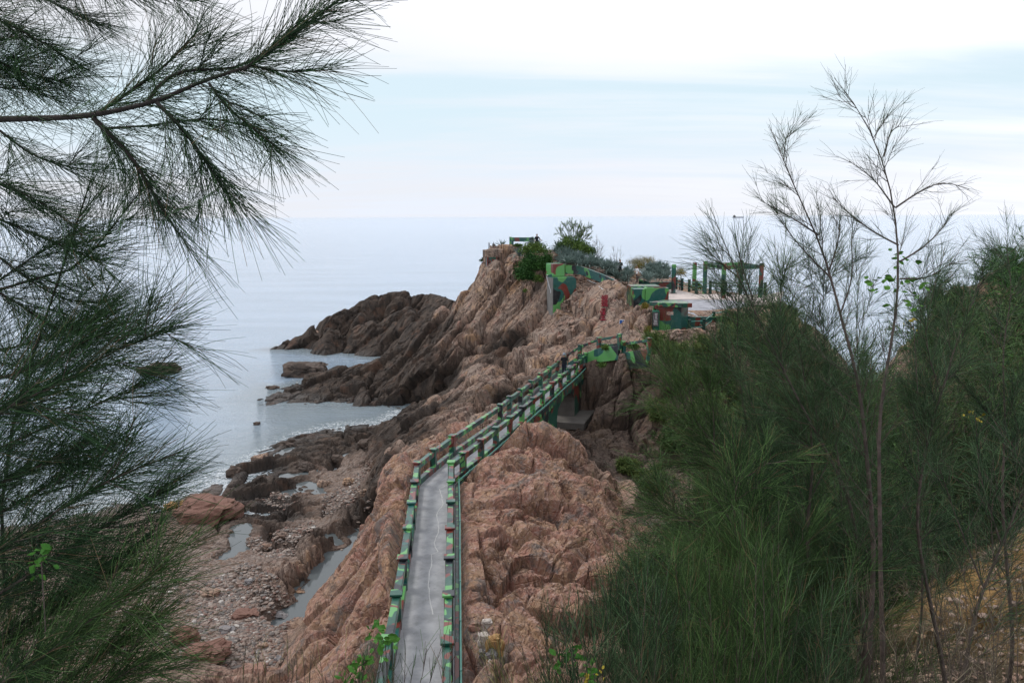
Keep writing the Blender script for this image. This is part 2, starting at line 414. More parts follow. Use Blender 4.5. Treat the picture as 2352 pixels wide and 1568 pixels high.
# outer sea bed
for x, y in ((-120, -40), (-120, 30), (-120, 90), (-120, 180), (-60, 180), (0, 180), (60, 180), (100, 180), (100, 110), (100, 60)): W(x, y, -5, amp=.2)
for x, y in ((-70, 60), (-75, 100), (-50, 75), (-60, 130), (-30, 150), (10, 140), (40, 125), (65, 105), (-28, 88), (-36, 70)): W(x, y, -2.6, amp=.3)
for x, y in ((60, 75), (48, 62), (40, 72), (44, 90)): W(x, y, -2, amp=.3)
# ---- far dark promontory
for x, y in ((646, 800), (690, 805), (740, 797), (800, 798), (860, 792), (908, 790)): Z(x, y, -.15, amp=.6)
for x, y, z in ((662, 779, 1.3), (688, 772, 1.6), (705, 773, .6)): Z(x, y, z, amp=.5)
for x, y, d in ((718, 738, 113), (760, 717, 115), (785, 706, 116), (812, 688, 118), (858, 680, 120), (900, 672, 121), (945, 676, 120), (985, 671, 118), (1012, 679, 114), (1046, 676, 108)): D(x, y+4, d, amp=.55)
for x, y, d in ((760, 755, 110), (820, 750, 111), (880, 740, 112), (880, 765, 109), (940, 730, 108), (960, 755, 103), (900, 707, 117), (1000, 700, 108), (820, 715, 115)): D(x, y, d, amp=.9)
for x, y in ((-34, 117), (-32, 132), (-20, 136), (-8, 134), (4, 128), (-40, 108)): W(x, y, -2.2, amp=.3)
W(-20, 129, 2.2, amp=.5); W(-12, 128, 2.5, amp=.5); W(-2, 120, 3, amp=.5)
# inlet behind the middle promontory
for x, y in ((893, 801), (868, 808), (842, 816), (815, 826), (780, 838), (740, 846)): Z(x, y, -1.5, amp=.3)
for x, y in ((-18, 100), (-24, 104), (-12.5, 101), (-14, 97), (-28, 97)): W(x, y, -1.8, amp=.3)
# ---- middle promontory
for x, y in ((642, 893), (668, 912), (700, 928), (740, 932), (790, 931), (850, 938), (880, 934), (930, 938), (960, 936)): Z(x, y, -.2, amp=.6)
for x, y, z in ((668, 884, .7), (700, 876, 1.0), (745, 858, 1.6), (775, 845, 1.9), (800, 835, 2.4)): Z(x, y, z, amp=.6)
for x, y, d in ((830, 836, 89), (862, 824, 89.5), (905, 806, 90)): D(x, y, d, amp=.45)
for x, y, d in ((940, 778, 89.5), (975, 742, 89), (1005, 716, 88), (1035, 697, 87), (1058, 672, 86), (1070, 650, 85), (1085, 632, 84.5), (1098, 612, 84)): D(x, y, d)
for x, y, d in ((860, 850, 85), (920, 830, 84), (900, 880, 80.5), (840, 890, 82), (780, 890, 83.5), (950, 870, 79), (980, 820, 81), (930, 905, 79), (880, 915, 79), (1000, 850, 77), (1010, 780, 83), (1040, 740, 83)): D(x, y, d)
for x, y in ((-24, 91), (-19, 94), (-15.5, 95), (-30, 88)): W(x, y, -1.4, amp=.3)
# ---- peak block
for x, y, d in ((1113, 592, 83), (1116, 583, 84), (1140, 576, 83), (1150, 572, 82.5), (1168, 566, 82), (1195, 562, 82), (1215, 575, 82), (1235, 578, 83), (1130, 620, 80.5), (1170, 600, 80), (1100, 680, 80.5), (1120, 700, 79.5), (1160, 650, 79),
                (1200, 620, 79.5), (1240, 620, 78), (1180, 690, 76.5), (1220, 680, 75.5), (1252, 660, 74.5), (1255, 700, 73.5), (1200, 740, 74), (1150, 750, 75.5), (1100, 760, 77.5), (1060, 790, 77.5),
                (1120, 800, 74.5), (1060, 840, 75), (1030, 880, 75.5), (1000, 890, 77)): D(x, y, d)
# gully between peak block and front ridge
for x, y, d in ((1268, 712, 71.5), (1232, 740, 71.5), (1200, 770, 71), (1170, 806, 70.5), (1120, 836, 70.5), (1075, 868, 71), (1030, 900, 72.5), (985, 922, 75), (945, 938, 77)): D(x, y, d)
for x, y, d in ((1258, 790, 69.5), (1215, 850, 68.5), (1165, 890, 67.5), (1120, 915, 67), (1075, 950, 66.5), (1028, 975, 67), (985, 985, 68), (945, 985, 68)): D(x, y, d, amp=.6)
for x, y, d in ((1395, 715, 69), (1360, 718, 70), (1440, 720, 68)): D(x, y, d, amp=.4)
# ---- front ridge crest, from the lettered rock to the beach
for x, y, d in ((1300, 688, 70), (1330, 678, 69), (1352, 672, 68), (1440, 668, 65.5), (1460, 682, 65), (1486, 700, 64.5), (1280, 722, 69), (1250, 752, 67.5), (1225, 778, 66), (1190, 800, 65), (1160, 812, 64),
                (1130, 822, 63.5), (1108, 842, 63), (1075, 870, 62.5), (1030, 893, 62), (1000, 905, 61.5), (965, 935, 61), (925, 960, 60), (895, 975, 59), (870, 1000, 58), (858, 1030, 57)): D(x, y, d)
for x, y, d in ((1350, 720, 64.5), (1350, 760, 62), (1450, 755, 60.5), (1478, 742, 61), (1300, 780, 62), (1260, 800, 61.5), (1230, 830, 60.5), (1180, 840, 60.5), (1260, 850, 58.5), (1200, 880, 57), (1140, 870, 59.5),
                (1120, 910, 56), (1060, 920, 57), (1150, 940, 51.5), (1090, 960, 50), (1030, 960, 52), (980, 960, 55), (1040, 1000, 45.5), (980, 1000, 50), (920, 1000, 54), (940, 1045, 46), (900, 1050, 50), (865, 1055, 53.5)): D(x, y, d)
for x, y, d in ((1380, 660, 67), (1398, 652, 66.5), (1420, 656, 66)): D(x, y-10, d, amp=.45)
for x, y, d in ((1375, 685, 65.2), (1405, 690, 64.2), (1372, 740, 63.4), (1404, 745, 62.2), (1385, 715, 64.0)): D(x, y, d, amp=.14)
# ---- left rock under the path (pinkish)
for x, y, d in ((1000, 1040, 41), (985, 1050, 39), (960, 1058, 38.5), (930, 1085, 37), (945, 1110, 34.5), (930, 1160, 32), (915, 1230, 28.5), (900, 1300, 25.5), (880, 1400, 22.3), (860, 1480, 20), (840, 1560, 18.4)): D(x, y, d, pink=1)
for x, y, d in ((905, 1110, 38), (880, 1180, 35.5), (860, 1250, 33), (830, 1330, 29.5), (780, 1420, 26.5), (740, 1500, 24), (720, 1560, 22.5)): D(x, y, d, pink=1, amp=.75)
for x, y, d in ((880, 1100, 44), (858, 1150, 42.5), (842, 1210, 40)): D(x, y, d, pink=.8)
for x, y, z in ((800, 1262, 1.5), (770, 1310, 1.6), (735, 1365, 1.8), (690, 1410, 2.1), (665, 1450, 2.3), (658, 1500, 2.6), (650, 1560, 2.9)): Z(x, y, z, pink=.6, amp=.4)
# ---- right rock (big, orange pink)
for x, y, d in ((1080, 1120, 32.5), (1070, 1200, 29), (1066, 1300, 25.5), (1062, 1400, 22.5), (1060, 1500, 20)): D(x, y, d, pink=1, amp=.5)
for x, y, d in ((1190, 1018, 38.5), (1215, 1012, 38.8), (1250, 1022, 39), (1285, 1050, 39), (1150, 1060, 36), (1130, 1090, 34.2), (1180, 1090, 34.5), (1220, 1120, 33.4), (1280, 1160, 32.5), (1330, 1180, 33), (1180, 1200, 29.5), (1130, 1300, 26),
                (1220, 1280, 26.8), (1300, 1260, 28.3), (1360, 1240, 30.5), (1395, 1262, 31), (1405, 1320, 27.5), (1340, 1340, 26.5), (1250, 1380, 24.2), (1160, 1420, 22.4), (1120, 1480, 20.6), (1220, 1500, 20.6), (1330, 1450, 22.6),
                (1380, 1420, 24.5), (1150, 1560, 19), (1300, 1560, 19.6)): D(x, y, d, pink=1, amp=1.15)
for x, y, d in ((1330, 1060, 42), (1380, 1080, 43), (1420, 1115, 43), (1350, 1110, 40), (1400, 1150, 41), (1440, 1190, 41.5), (1420, 1215, 40)): D(x, y, d, pink=.35)
# small valley right of it
for x, y, d in ((1465, 1140, 45), (1480, 1185, 44.5), (1455, 1220, 41)): D(x, y, d, amp=.5, peb=.7)
D(1500, 1250, 40, amp=.5, soil=.4)
W(9, 31, 3.6, amp=.5, soil=.6); W(12, 38, 2.6, amp=.5, soil=.6); W(18, 44, 3, amp=.5, soil=.6)
# ---- under the bridge and red cliff below the pillbox
for x, y, d in ((1290, 1040, 50), (1350, 1050, 50.5), (1420, 1060, 50.5), (1480, 1060, 50.5), (1240, 1010, 46), (1200, 985, 46.5)): D(x, y, d, amp=.9)
for x, y, d in ((1345, 995, 53.5), (1300, 990, 54), (1400, 1000, 53), (1460, 1000, 53), (1360, 950, 54.5), (1420, 945, 54.5), (1480, 930, 55), (1340, 900, 56), (1345, 860, 57), (1380, 880, 56), (1440, 880, 56), (1390, 842, 57.2),
                (1430, 828, 57.2), (1470, 820, 57.2), (1510, 850, 56.5), (1530, 800, 58.5), (1290, 935, 57), (1250, 930, 54.5)): D(x, y, d)
for x, y, d in ((1500, 757, 60.2), (1518, 768, 60.0)): D(x, y, d, amp=.15)
for x, y, d in ((1420, 795, 58.2), (1460, 788, 58.5), (1500, 775, 60.5)): D(x, y, d, amp=.3)
# ground by pillbox and the grassy slope to its right
for x, y, d in ((1540, 770, 60.8), (1590, 765, 61), (1640, 770, 61.5), (1700, 775, 62)): D(x, y, d, amp=.4, soil=.35)
for x, y, d in ((1560, 850, 56), (1620, 850, 56.5), (1700, 850, 57), (1560, 920, 54), (1640, 930, 53.5), (1720, 930, 54), (1560, 1000, 52), (1650, 1010, 50)): D(x, y, d, amp=.7, soil=.15)
# ---- plaza block (flat, z about 11.2) and the agave mound
for x, y in ((13.5, 66), (19, 66), (24.5, 67), (26, 74), (22, 82), (17, 84), (12, 78)): W(x, y, 11.0, amp=.12)
W(12.5, 63.5, 10.4, amp=.2); W(19, 62.5, 10.0, amp=.2); W(25, 63, 9.4, amp=.3)
for x, y, d in ((1270, 605, 76), (1300, 590, 80), (1320, 600, 79), (1360, 610, 79), (1400, 630, 78), (1430, 645, 77), (1290, 645, 73.5), (1340, 640, 74.5), (1375, 655, 73.5), (1330, 665, 71.5)): D(x, y, d, amp=.4)
for x, y, z in ((4, 86, 15.4), (0, 86, 15.4), (8, 87, 14.2), (13, 86, 12.8), (17, 89, 12.4), (11, 80, 11.9)): W(x, y, z, amp=.4)
for x, y, z in ((-3.5, 88, 8), (0, 91, 7), (6, 93, 7), (14, 94, 6), (20, 94, 5), (26, 86, 5), (30, 76, 5), (31, 67, 3)): W(x, y, z)
for x, y in ((-6, 97), (2, 102), (12, 102), (22, 101), (30, 94), (35, 82), (37, 68), (34, 60)): W(x, y, -1.5, amp=.4)
W(27, 58, 2, amp=.8); W(31, 50, -1.2, amp=.4); W(24, 52, 3, amp=.6, soil=.5); W(36, 52, -1.5, amp=.3); W(50, 48, -2, amp=.3)
# ---- right hill
for x, y, d in ((2352, 606, 38), (2300, 622, 38.5), (2262, 634, 38.5), (2235, 644, 39), (2205, 652, 39), (2180, 672, 39.5), (2140, 720, 39.5), (2100, 790, 39)): D(x, y, d, amp=.5)
for x, y, d in ((2352, 700, 33), (2260, 750, 33), (2180, 820, 33), (2080, 900, 34), (1980, 980, 36), (1850, 1050, 38), (2352, 850, 26), (2200, 950, 26), (2050, 1050, 27)): D(x, y, d, amp=.4, soil=.5)
W(45, 30, 19, amp=.5, soil=.5); W(70, 20, 22, soil=.5); W(80, 40, 10, soil=.3); W(40, 44, 10, soil=.2); W(60, 56, -1); W(30, 44, 7, soil=.3); W(26, 46, 4.5, soil=.3); W(100, -40, 30, soil=1)
# ---- near bank (camera hillside)
W(0, 0, 17.3, amp=.15, soil=1); W(0, -6, 17.6, amp=.15, soil=1); W(-12, -6, 17, amp=.15, soil=1); W(14, -6, 19, amp=.2, soil=1); W(0, -40, 22, soil=1); W(-60, -40, 12, soil=1); W(50, -40, 26, soil=1)
W(0, 4, 15.2, amp=.15, soil=1); W(-1.6, 9, 11.0, amp=.2, soil=1); W(-1.5, 13.5, 7.3, amp=.15, soil=1); W(-1.5, 16, 7.0, amp=.15, soil=.4); W(1.2, 14, 7.6, amp=.3, soil=.8)
W(4, 4, 15.6, amp=.2, soil=.6); W(3.6, 9, 12.6, amp=.2, soil=.55); W(4.5, 13, 10.2, amp=.2, soil=.55); W(5, 18, 7.8, amp=.3, soil=.55); W(8, 24, 6.0, amp=.4, soil=.5)
W(9, 6, 15.6, amp=.25, soil=1); W(8, 11, 14.5, amp=.5, soil=1); W(6.4, 10.3, 13.7, amp=.5, soil=1); W(9, 17, 10.2, amp=.3, soil=.6); W(14, 24, 9.5, amp=.3, soil=.55); W(14, 14, 14.5, amp=.3, soil=.8); W(20, 22, 13.5, soil=.55, amp=.3); W(15, 32, 6, soil=.55, amp=.4); W(11, 19, 10.5, soil=.55)
W(-5, 5, 13.5, amp=.3, soil=1); W(-5, 12, 8, amp=.4, soil=.8); W(-9, 8, 10, amp=.4, soil=1); W(-8, 16, 4.4, amp=.8, soil=.2); W(-12, 12, 6, amp=.5, soil=.6); W(-18, 10, 6, amp=.5, soil=.7); W(-30, 8, 7, amp=.5, soil=.7)
# ---- beach
for x, y in ((870, 985), (845, 990), (800, 990), (760, 1003), (722, 1012), (700, 1035), (655, 1040), (620, 1062), (575, 1078), (538, 1090), (545, 1120), (520, 1145)): Z(x, y, .12, amp=.55)
for x, y in ((470, 1148), (400, 1160), (330, 1172), (200, 1200), (60, 1235), (-200, 1270)): Z(x, y, .05, amp=.35, peb=.4)
for x, y in ((450, 1100), (560, 1040), (640, 1000), (720, 980), (860, 965), (300, 1120), (100, 1160)): Z(x, y, -.9, amp=.3)
for x, y, z in ((840, 1003, 1.0), (790, 1010, 1.0), (740, 1030, .9), (700, 1060, .8), (650, 1075, .6), (600, 1100, .5), (780, 1050, .9), (720, 1110, .7), (640, 1140, .8), (580, 1150, .9), (835, 1045, .7)): Z(x, y, z, amp=1.15)
for x, y, z in ((600, 1200, 1.2), (680, 1180, 1.2), (760, 1170, 1.3), (830, 1160, 1.2), (640, 1240, 1.4), (800, 1210, 1.5), (700, 1310, 1.9), (620, 1330, 1.9), (590, 1380, 1.9), (740, 1260, 1.7), (780, 1240, 1.6), (690, 1350, 1.7)): Z(x, y, z, amp=1.25)
for x, y, z in ((760, 1090, .9), (820, 1100, 1.0), (800, 1130, 1.1), (700, 1215, 1.2), (620, 1270, 1.3)): Z(x, y, z, amp=.22, peb=.9)
for x, y, z in ((520, 1290, 1.5), (480, 1340, 1.7), (560, 1400, 1.9), (500, 1450, 2.0), (600, 1450, 2.2), (560, 1520, 2.4), (620, 1540, 2.5), (450, 1560, 2.4), (640, 1400, 1.9)): Z(x, y, z, amp=.13, peb=1)
for x, y, z in ((430, 1200, .9), (330, 1230, 1.2), (200, 1300, 1.5), (60, 1350, 1.8), (300, 1400, 2.0), (150, 1500, 2.3), (-300, 1450, 2)): Z(x, y, z, amp=.35, peb=.6)
for x, y, z in ((460, 1500, 2.9), (400, 1540, 3.0), (400, 1480, 2.7)): Z(x, y, z, amp=.6, peb=.2)

# rasterise the triangulated control points on a 0.5 m grid
G0x, G0y, GS, GN = -125.0, -45.0, .5, 460
arr = np.array(CP)
vo, eo, fo, ov, oe, of = delaunay_2d_cdt([Vector((a[0], a[1])) for a in arr], [], [], 0, 1e-5)
src = [o[0] for o in ov]
grid = np.full((GN, GN, 5), np.nan)
grid[:, :, 0] = -5; grid[:, :, 1] = .3; grid[:, :, 2:] = 0
for f in fo:
    a, b, c = [arr[src[i]] for i in f]
    x0 = int(math.floor((min(a[0], b[0], c[0])-G0x)/GS)); x1 = int(math.ceil((max(a[0], b[0], c[0])-G0x)/GS))
    y0 = int(math.floor((min(a[1], b[1], c[1])-G0y)/GS)); y1 = int(math.ceil((max(a[1], b[1], c[1])-G0y)/GS))
    x0 = max(x0, 0); y0 = max(y0, 0); x1 = min(x1, GN-1); y1 = min(y1, GN-1)
    if x1 < x0 or y1 < y0: continue
    X, Y = np.meshgrid(G0x+GS*np.arange(x0, x1+1), G0y+GS*np.arange(y0, y1+1), indexing='ij')
    den = (b[1]-c[1])*(a[0]-c[0])+(c[0]-b[0])*(a[1]-c[1])
    if abs(den) < 1e-9: continue
    l1 = ((b[1]-c[1])*(X-c[0])+(c[0]-b[0])*(Y-c[1]))/den
    l2 = ((c[1]-a[1])*(X-c[0])+(a[0]-c[0])*(Y-c[1]))/den
    l3 = 1-l1-l2; ins = (l1 > -1e-6) & (l2 > -1e-6) & (l3 > -1e-6)
    val = l1[..., None]*a[2:7]+l2[..., None]*b[2:7]+l3[..., None]*c[2:7]
    sub = grid[x0:x1+1, y0:y1+1]; sub[ins] = val[ins]
def blur(g, n=1):
    for _ in range(n):
        p = np.pad(g, ((1, 1), (1, 1), (0, 0)), mode='edge')
        g = (p[:-2, 1:-1]+p[2:, 1:-1]+p[1:-1, :-2]+p[1:-1, 2:]+2*g)/6
    return g
grid[:, :, 2:] = blur(grid[:, :, 2:], 4)
def base(x, y):
    u = np.clip((x-G0x)/GS, 0, GN-1.001); v = np.clip((y-G0y)/GS, 0, GN-1.001)
    i = u.astype(int); j = v.astype(int); fu = (u-i)[:, None]; fv = (v-j)[:, None]
    return grid[i, j]*(1-fu)*(1-fv)+grid[i+1, j]*fu*(1-fv)+grid[i, j+1]*(1-fu)*fv+grid[i+1, j+1]*fu*fv

# ---- bridge line (rail tops read in the reference; the deck lies 1.05 m lower)
z3 = crop(2000, 1250, 2.851); z4 = crop(1500, 1700, 1.521)
RT = 8.5
right_px = [z4(432, 1600), z4(440, 1310), z4(447, 1025), z4(452, 800), z4(456, 620), z4(461, 460), z4(462, 337), z4(463, 222), z4(535, 165), z4(645, 85), z4(735, 12), z3(112, 1185), z3(250, 1070), z3(373, 970), z3(484, 885), z3(594, 793), z3(690, 710), z3(785, 637), z3(870, 565), z3(928, 510)]
left_px = [z4(20, 1600), z4(78, 1290), z4(130, 1020), z4(168, 803), z4(200, 618), z4(222, 467), z4(240, 340), z4(256, 225), z4(355, 145), z4(470, 62)] + [z3(4, 1045), z3(110, 955), z3(235, 868), z3(355, 775), z3(465, 695), z3(565, 622), z3(658, 550), z3(760, 470)]
RP = [Q(x, y, RT) for x, y in right_px]; LP = [Q(x, y, RT) for x, y in left_px]
dR = RP[0]-RP[1]; dR = dR/np.linalg.norm(dR)*2.35; RP = [RP[0]+2*dR, RP[0]+dR]+RP
dL = LP[0]-LP[1]; dL = dL/np.linalg.norm(dL)*2.35; LP = [LP[0]+2*dL, LP[0]+dL]+LP
# upper stretch: steps rise to the pillbox terrace
RU = [Q(*z3(980, 460), 8.75), Q(*z3(1175, 357), 9.35), Q(*z3(1412, 332), 9.9), Q(*z3(1700, 290), 10.6)]
LU = [Q(*z3(912, 368), 9.3), Q(*z3(1128, 284), 10.0), Q(*z3(1365, 244), 10.5)]
cen = []
for i in range(len(RP)):
    r_ = RP[i]; j = int(np.argmin([np.hypot(*(l[:2]-r_[:2])) for l in LP])); cen.append((r_+LP[j])/2)
cen += [(RU[0]+LU[0])/2, (RU[1]+LU[1])/2, (RU[2]+LU[2])/2, RU[3]+np.array([-.3, .8, 0])]
cen = np.array(cen)
def dist_poly(x, y, pl):
    d = np.full(x.shape, 1e9); zz = np.zeros(x.shape)
    for a, b in zip(pl[:-1], pl[1:]):
        v = b[:2]-a[:2]; L = v@v
        if L < 1e-9: continue
        t = np.clip(((x-a[0])*v[0]+(y-a[1])*v[1])/L, 0, 1)
        dd = np.hypot(x-a[0]-t*v[0], y-a[1]-t*v[1]); z = a[2]+t*(b[2]-a[2])
        m = dd < d; d = np.where(m, dd, d); zz = np.where(m, z, zz)
    return d, zz

# ---- polar mesh of the land, finer near the camera
def radial(r0, r1, a, b):
    r = [r0]
    while r[-1] < r1: r.append(r[-1]+a+b*r[-1])
    return np.array(r)
rr = radial(1.0, 140, .035, .00105)
az = np.linspace(R(-50), R(52), 1060)
RR, AZ = np.meshgrid(rr, az, indexing='ij')
X = (RR*np.sin(AZ)).ravel(); Y = (RR*np.cos(AZ)).ravel()
p0 = np.stack([X*.22, Y*.22, X*0], 1)
wx = fbm(p0, 4, 11)*1.0; wy = fbm(p0, 4, 31)*1.0
bb = base(X, Y)
near_k = np.clip(RR.ravel()/40, .3, 1.2)*np.clip(bb[:, 1], .25, 1.2)
bb = base(X+wx*near_k*.6, Y+wy*near_k*.5)
Zb, amp, peb, soil, pink = bb.T
act = Zb > -1.6
Pn = np.stack([X, Y, Zb], 1)
# base normal from the grid
gz = np.full(RR.shape, 0.0); zg = Zb.reshape(RR.shape)
Xg = X.reshape(RR.shape); Yg = Y.reshape(RR.shape)
def normals(Xg, Yg, Zg):
    du = np.stack([np.gradient(a, axis=0) for a in (Xg, Yg, Zg)], -1); dv = np.stack([np.gradient(a, axis=1) for a in (Xg, Yg, Zg)], -1)
    n = np.cross(dv, du); n /= np.linalg.norm(n, axis=-1, keepdims=True)+1e-9
    n[n[..., 2] < 0] *= -1
    return n
gb = blur(np.stack([Xg, Yg, zg], -1), 6)
N = normals(gb[..., 0], gb[..., 1], gb[..., 2]).reshape(-1, 3)
# strata frame: lineation e1 runs down to the lower left, e2 across it
e1 = np.array([-.58, -.22, -.78]); e1 /= np.linalg.norm(e1)
e3 = np.array([.30, -.92, .10]); e3 -= e3@e1*e1; e3 /= np.linalg.norm(e3)
e2 = np.cross(e1, e3)
a = np.where(act)[0]
kS = np.interp(Pn[:, 1], [36, 50], [.62, .26])
S = np.stack([(Pn@e1+13.7)*kS-3.562, Pn@e2*1.0, Pn@e3*.75], 1)[a]
S = S+np.stack([fbm(Pn[a]*.25, 3, 51), fbm(Pn[a]*.25, 3, 61), fbm(Pn[a]*.25, 3, 71)], 1)*.40
A = amp[a]; scl_ = np.clip(RR.ravel()[a]/45, .55, 1.25)
rock = np.clip(1-peb[a]-soil[a]*.5, 0, 1)
disp = np.zeros(len(a))
f1, e, c_, pl = worley(S*.135+11, 3)
disp += ((c_-.5)*1.1+pl*1.6-1.3*np.exp(-(e/.028)**2))*np.interp(RR.ravel()[a], [25, 45], [.35, 1])
f1, e, c_, pl = worley(S*.30, 5)
disp += (c_-.5)*1.0+pl*1.35-.70*np.exp(-(e/.035)**2)
f1, e, c_, pl = worley(S*.78+7, 9)
disp += ((c_-.5)*.30+pl*.50-.30*np.exp(-(e/.035)**2))
f1, e, c_, pl = worley(S*2.0+3, 13)
disp += ((c_-.5)*.10+pl*.17-.08*np.exp(-(e/.05)**2))
disp += fbm(S*.55, 3, 21, .5, True)*.12
f1, e, c_, pl = worley(S*4.1+13, 15)
disp += ((c_-.5)*.055+pl*.085-.03*np.exp(-(e/.06)**2))
f1, e, c_, pl = worley(np.stack([Pn@e1*.6, Pn@e2, Pn@e3], 1)[a]*5.2+3, 17)
disp += (c_-.5)*.035+pl*.06
disp *= rock
disp += soil[a]*fbm(Pn[a]*.8, 5, 41, .6)*1.1
disp += peb[a]*fbm(Pn[a]*3.0, 4, 45)*.25
nearscale = np.interp(RR.ravel()[a], [15, 30, 60, 80], [.50, .62, .74, .72])
disp *= A*nearscale
Nv = N[a].copy(); Nv[:, 2] += .15; Nv /= np.linalg.norm(Nv, axis=1, keepdims=True)
Pn[a] += Nv*disp[:, None]
# keep the path, plaza and tide pools clear
d_, z_ = dist_poly(Pn[:, 0], Pn[:, 1], cen)
lim = z_-1.05-.10+np.clip(d_-.95, 0, 9)*1.4
Pn[:, 2] = np.where(d_ < 3.0, np.minimum(Pn[:, 2], lim), Pn[:, 2])
POOLS = [  # centre pixel, level, half length, half width, direction (deg)
    [(855, 1225), (800, 1262), (770, 1300), (742, 1345), (712, 1395), (676, 1435)],
    [(556, 1210), (545, 1240), (552, 1258), (520, 1285)],
    [(660, 1093), (690, 1092), (715, 1083)],
    [(700, 1112), (722, 1128), (736, 1140)],
    [(838, 1018), (858, 1012), (862, 1040)],
    [(800, 1045), (815, 1042)], [(750, 1232), (765, 1246)], [(665, 1128), (690, 1136)], [(668, 1030), (640, 1045)]]
PLV = [1.30, 1.15, .55, .6, .75, .7, 1.35, .55, .3]
PWD = [1.15, .5, .5, .55, .7, .45, .4, .5, .45]
for pl_, lv, wd in zip(POOLS, PLV, PWD):
    pts = [Q(x, y, lv) for x, y in pl_]
    d_, _ = dist_poly(Pn[:, 0], Pn[:, 1], pts)
    m = d_ < wd*3
    wob = vnoise(Pn[m]*1.5, 77)*.35*wd+vnoise(Pn[m]*5, 78)*.12
    k = sstep(wd*1.25, wd*.75, d_[m]+wob)
    Pn[m, 2] = np.maximum(Pn[m, 2], lv+.07+.1*vnoise(Pn[m]*2.3, 79)-sstep(wd*2.2, wd*3, d_[m])*.6)
    Pn[m, 2] = Pn[m, 2]*(1-k)+(lv-.22)*k
for (cx_, cy_, hx, hy, lv) in ((19.5, 71, 6.6, 7.5, 10.9),):
    m = (np.abs(Pn[:, 0]-cx_) < hx) & (np.abs(Pn[:, 1]-cy_) < hy)
    Pn[m, 2] = np.minimum(Pn[m, 2], lv)
# the opening under the arches, and the ground in front of the pillbox
a0_, a1_ = RP[9][:2], RP[-1][:2]; tv_ = (a1_-a0_)/np.linalg.norm(a1_-a0_); nv_ = np.array([-tv_[1], tv_[0]])
s_ = (Pn[:, 0]-a0_[0])*tv_[0]+(Pn[:, 1]-a0_[1])*tv_[1]; k_ = (Pn[:, 0]-a0_[0])*nv_[0]+(Pn[:, 1]-a0_[1])*nv_[1]
far_o = np.maximum(np.maximum(10.5-s_, s_-25.2), np.maximum(-1.5-k_, k_-1.4)); m = far_o < 3
f1_, e_, c2_, pl2_ = worley(Pn[m]*.9, 85)
rg = .3*vnoise(Pn[m]*1.7, 83)+((c2_-.5)*1.6+pl2_*1.2+.3*vnoise(Pn[m]*4, 86))*np.clip(far_o[m]+.3, 0, 1)
Pn[m, 2] = np.minimum(Pn[m, 2], 4.0+rg+np.clip(far_o[m], 0, 9)*3.4)
m = (Pn[:, 0] > 10.7) & (Pn[:, 0] < 15.4) & (Pn[:, 1] > 56.5) & (Pn[:, 1] < 63)
dd_ = (Pn[m]-CAM)@_f
Pn[m, 2] = np.minimum(Pn[m, 2], 19-dd_*.0005595*(760-495)+.12*vnoise(Pn[m]*2.1, 84))
# drop everything that lies deep under the sea
nr, na = RR.shape
idx = np.arange(nr*na).reshape(nr, na)
quads = np.stack([idx[:-1, :-1], idx[:-1, 1:], idx[1:, 1:], idx[1:, :-1]], -1).reshape(-1, 4)
keep = (Pn[quads, 2].max(axis=1) > -1.5) & (np.hypot(Pn[quads[:, 0], 0], Pn[quads[:, 0], 1]) < 139)
quads = quads[keep]
used = np.zeros(nr*na, bool); used[quads.ravel()] = True
remap = np.cumsum(used)-1
me = np_mesh('terrain', Pn[used], remap[quads], smooth=False)
pz = Pn[:, 2]; py_ = Pn[:, 1]
th = np.interp(py_, [20, 34, 42, 50, 60, 80, 110], [.7, 1.2, 3.4, 5.2, 6.4, 7.6, 11])-np.clip((X+2)*.35, 0, 4)*(py_ > 40)
nz = fbm(np.stack([X*.25, py_*.25, pz*.25], 1), 3, 91)
tide = sstep(1.1, -1.1, pz+nz*4.5-th)*(1-np.clip(peb*1.1, 0, 1))*np.where(X < 12, 1, .35)
tide = np.maximum(tide, .8*sstep(1.5, 3.5, X)*sstep(43, 46, py_)*sstep(60, 56, py_)*sstep(9.6, 7.0, pz+nz))
wet = sstep(.9, .1, pz+nz*.6)
add_attr(me, 'tide', tide[used]); add_attr(me, 'wet', wet[used]); add_attr(me, 'pebble', np.clip(peb[used], 0, 1)); add_attr(me, 'soil', np.clip(soil[used], 0, 1)); add_attr(me, 'pink', np.clip(pink[used], 0, 1))
ter = tag(link_mesh('terrain', me, M['rock']), kind='structure')
HG = Pn[:, 2].reshape(RR.shape)
def hgt(x, y):                     # height of the finished ground
    x = np.atleast_1d(np.asarray(x, float)); y = np.atleast_1d(np.asarray(y, float))
    r = np.hypot(x, y); t = np.arctan2(x, y)
    i = np.clip(np.searchsorted(rr, r), 0, nr-1); j = np.clip(((t-az[0])/(az[1]-az[0])).round().astype(int), 0, na-1)
    return HG[i, j]

# ---- sea
tw = NT('sea_water'); v = tw.coord('Object')
b1 = tw.noise(tw.mapping(v, (.55, 1.25, 1), (0, 0, R(12))), .55, 5, .62, .5); b2 = tw.noise(tw.mapping(v, (1, 2.0, 1), (0, 0, R(-8))), 2.2, 4, .65, .3); b3 = tw.noise(tw.mapping(v, (.02, .09, 1)), 1.0, 5, .6)
hh = tw.math('ADD', tw.math('MULTIPLY', b1, 1.0), tw.math('MULTIPLY', b2, .75))
dep = tw.attr('shallow'); fo_ = tw.attr('foam')
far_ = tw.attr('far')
cw = tw.mix(tw.mrange(b3, .35, .65), (.36, .48, .62), (.42, .55, .70))
cw = tw.mix(tw.math('MULTIPLY', dep, .8), cw, (.24, .29, .30))
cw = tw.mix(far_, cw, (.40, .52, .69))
fn = tw.noise(v, 3.2, 6, .75, 1.2); fm = tw.mrange(tw.math('MULTIPLY', fo_, tw.mrange(fn, .44, .62)), .28, .75, 0, .9)
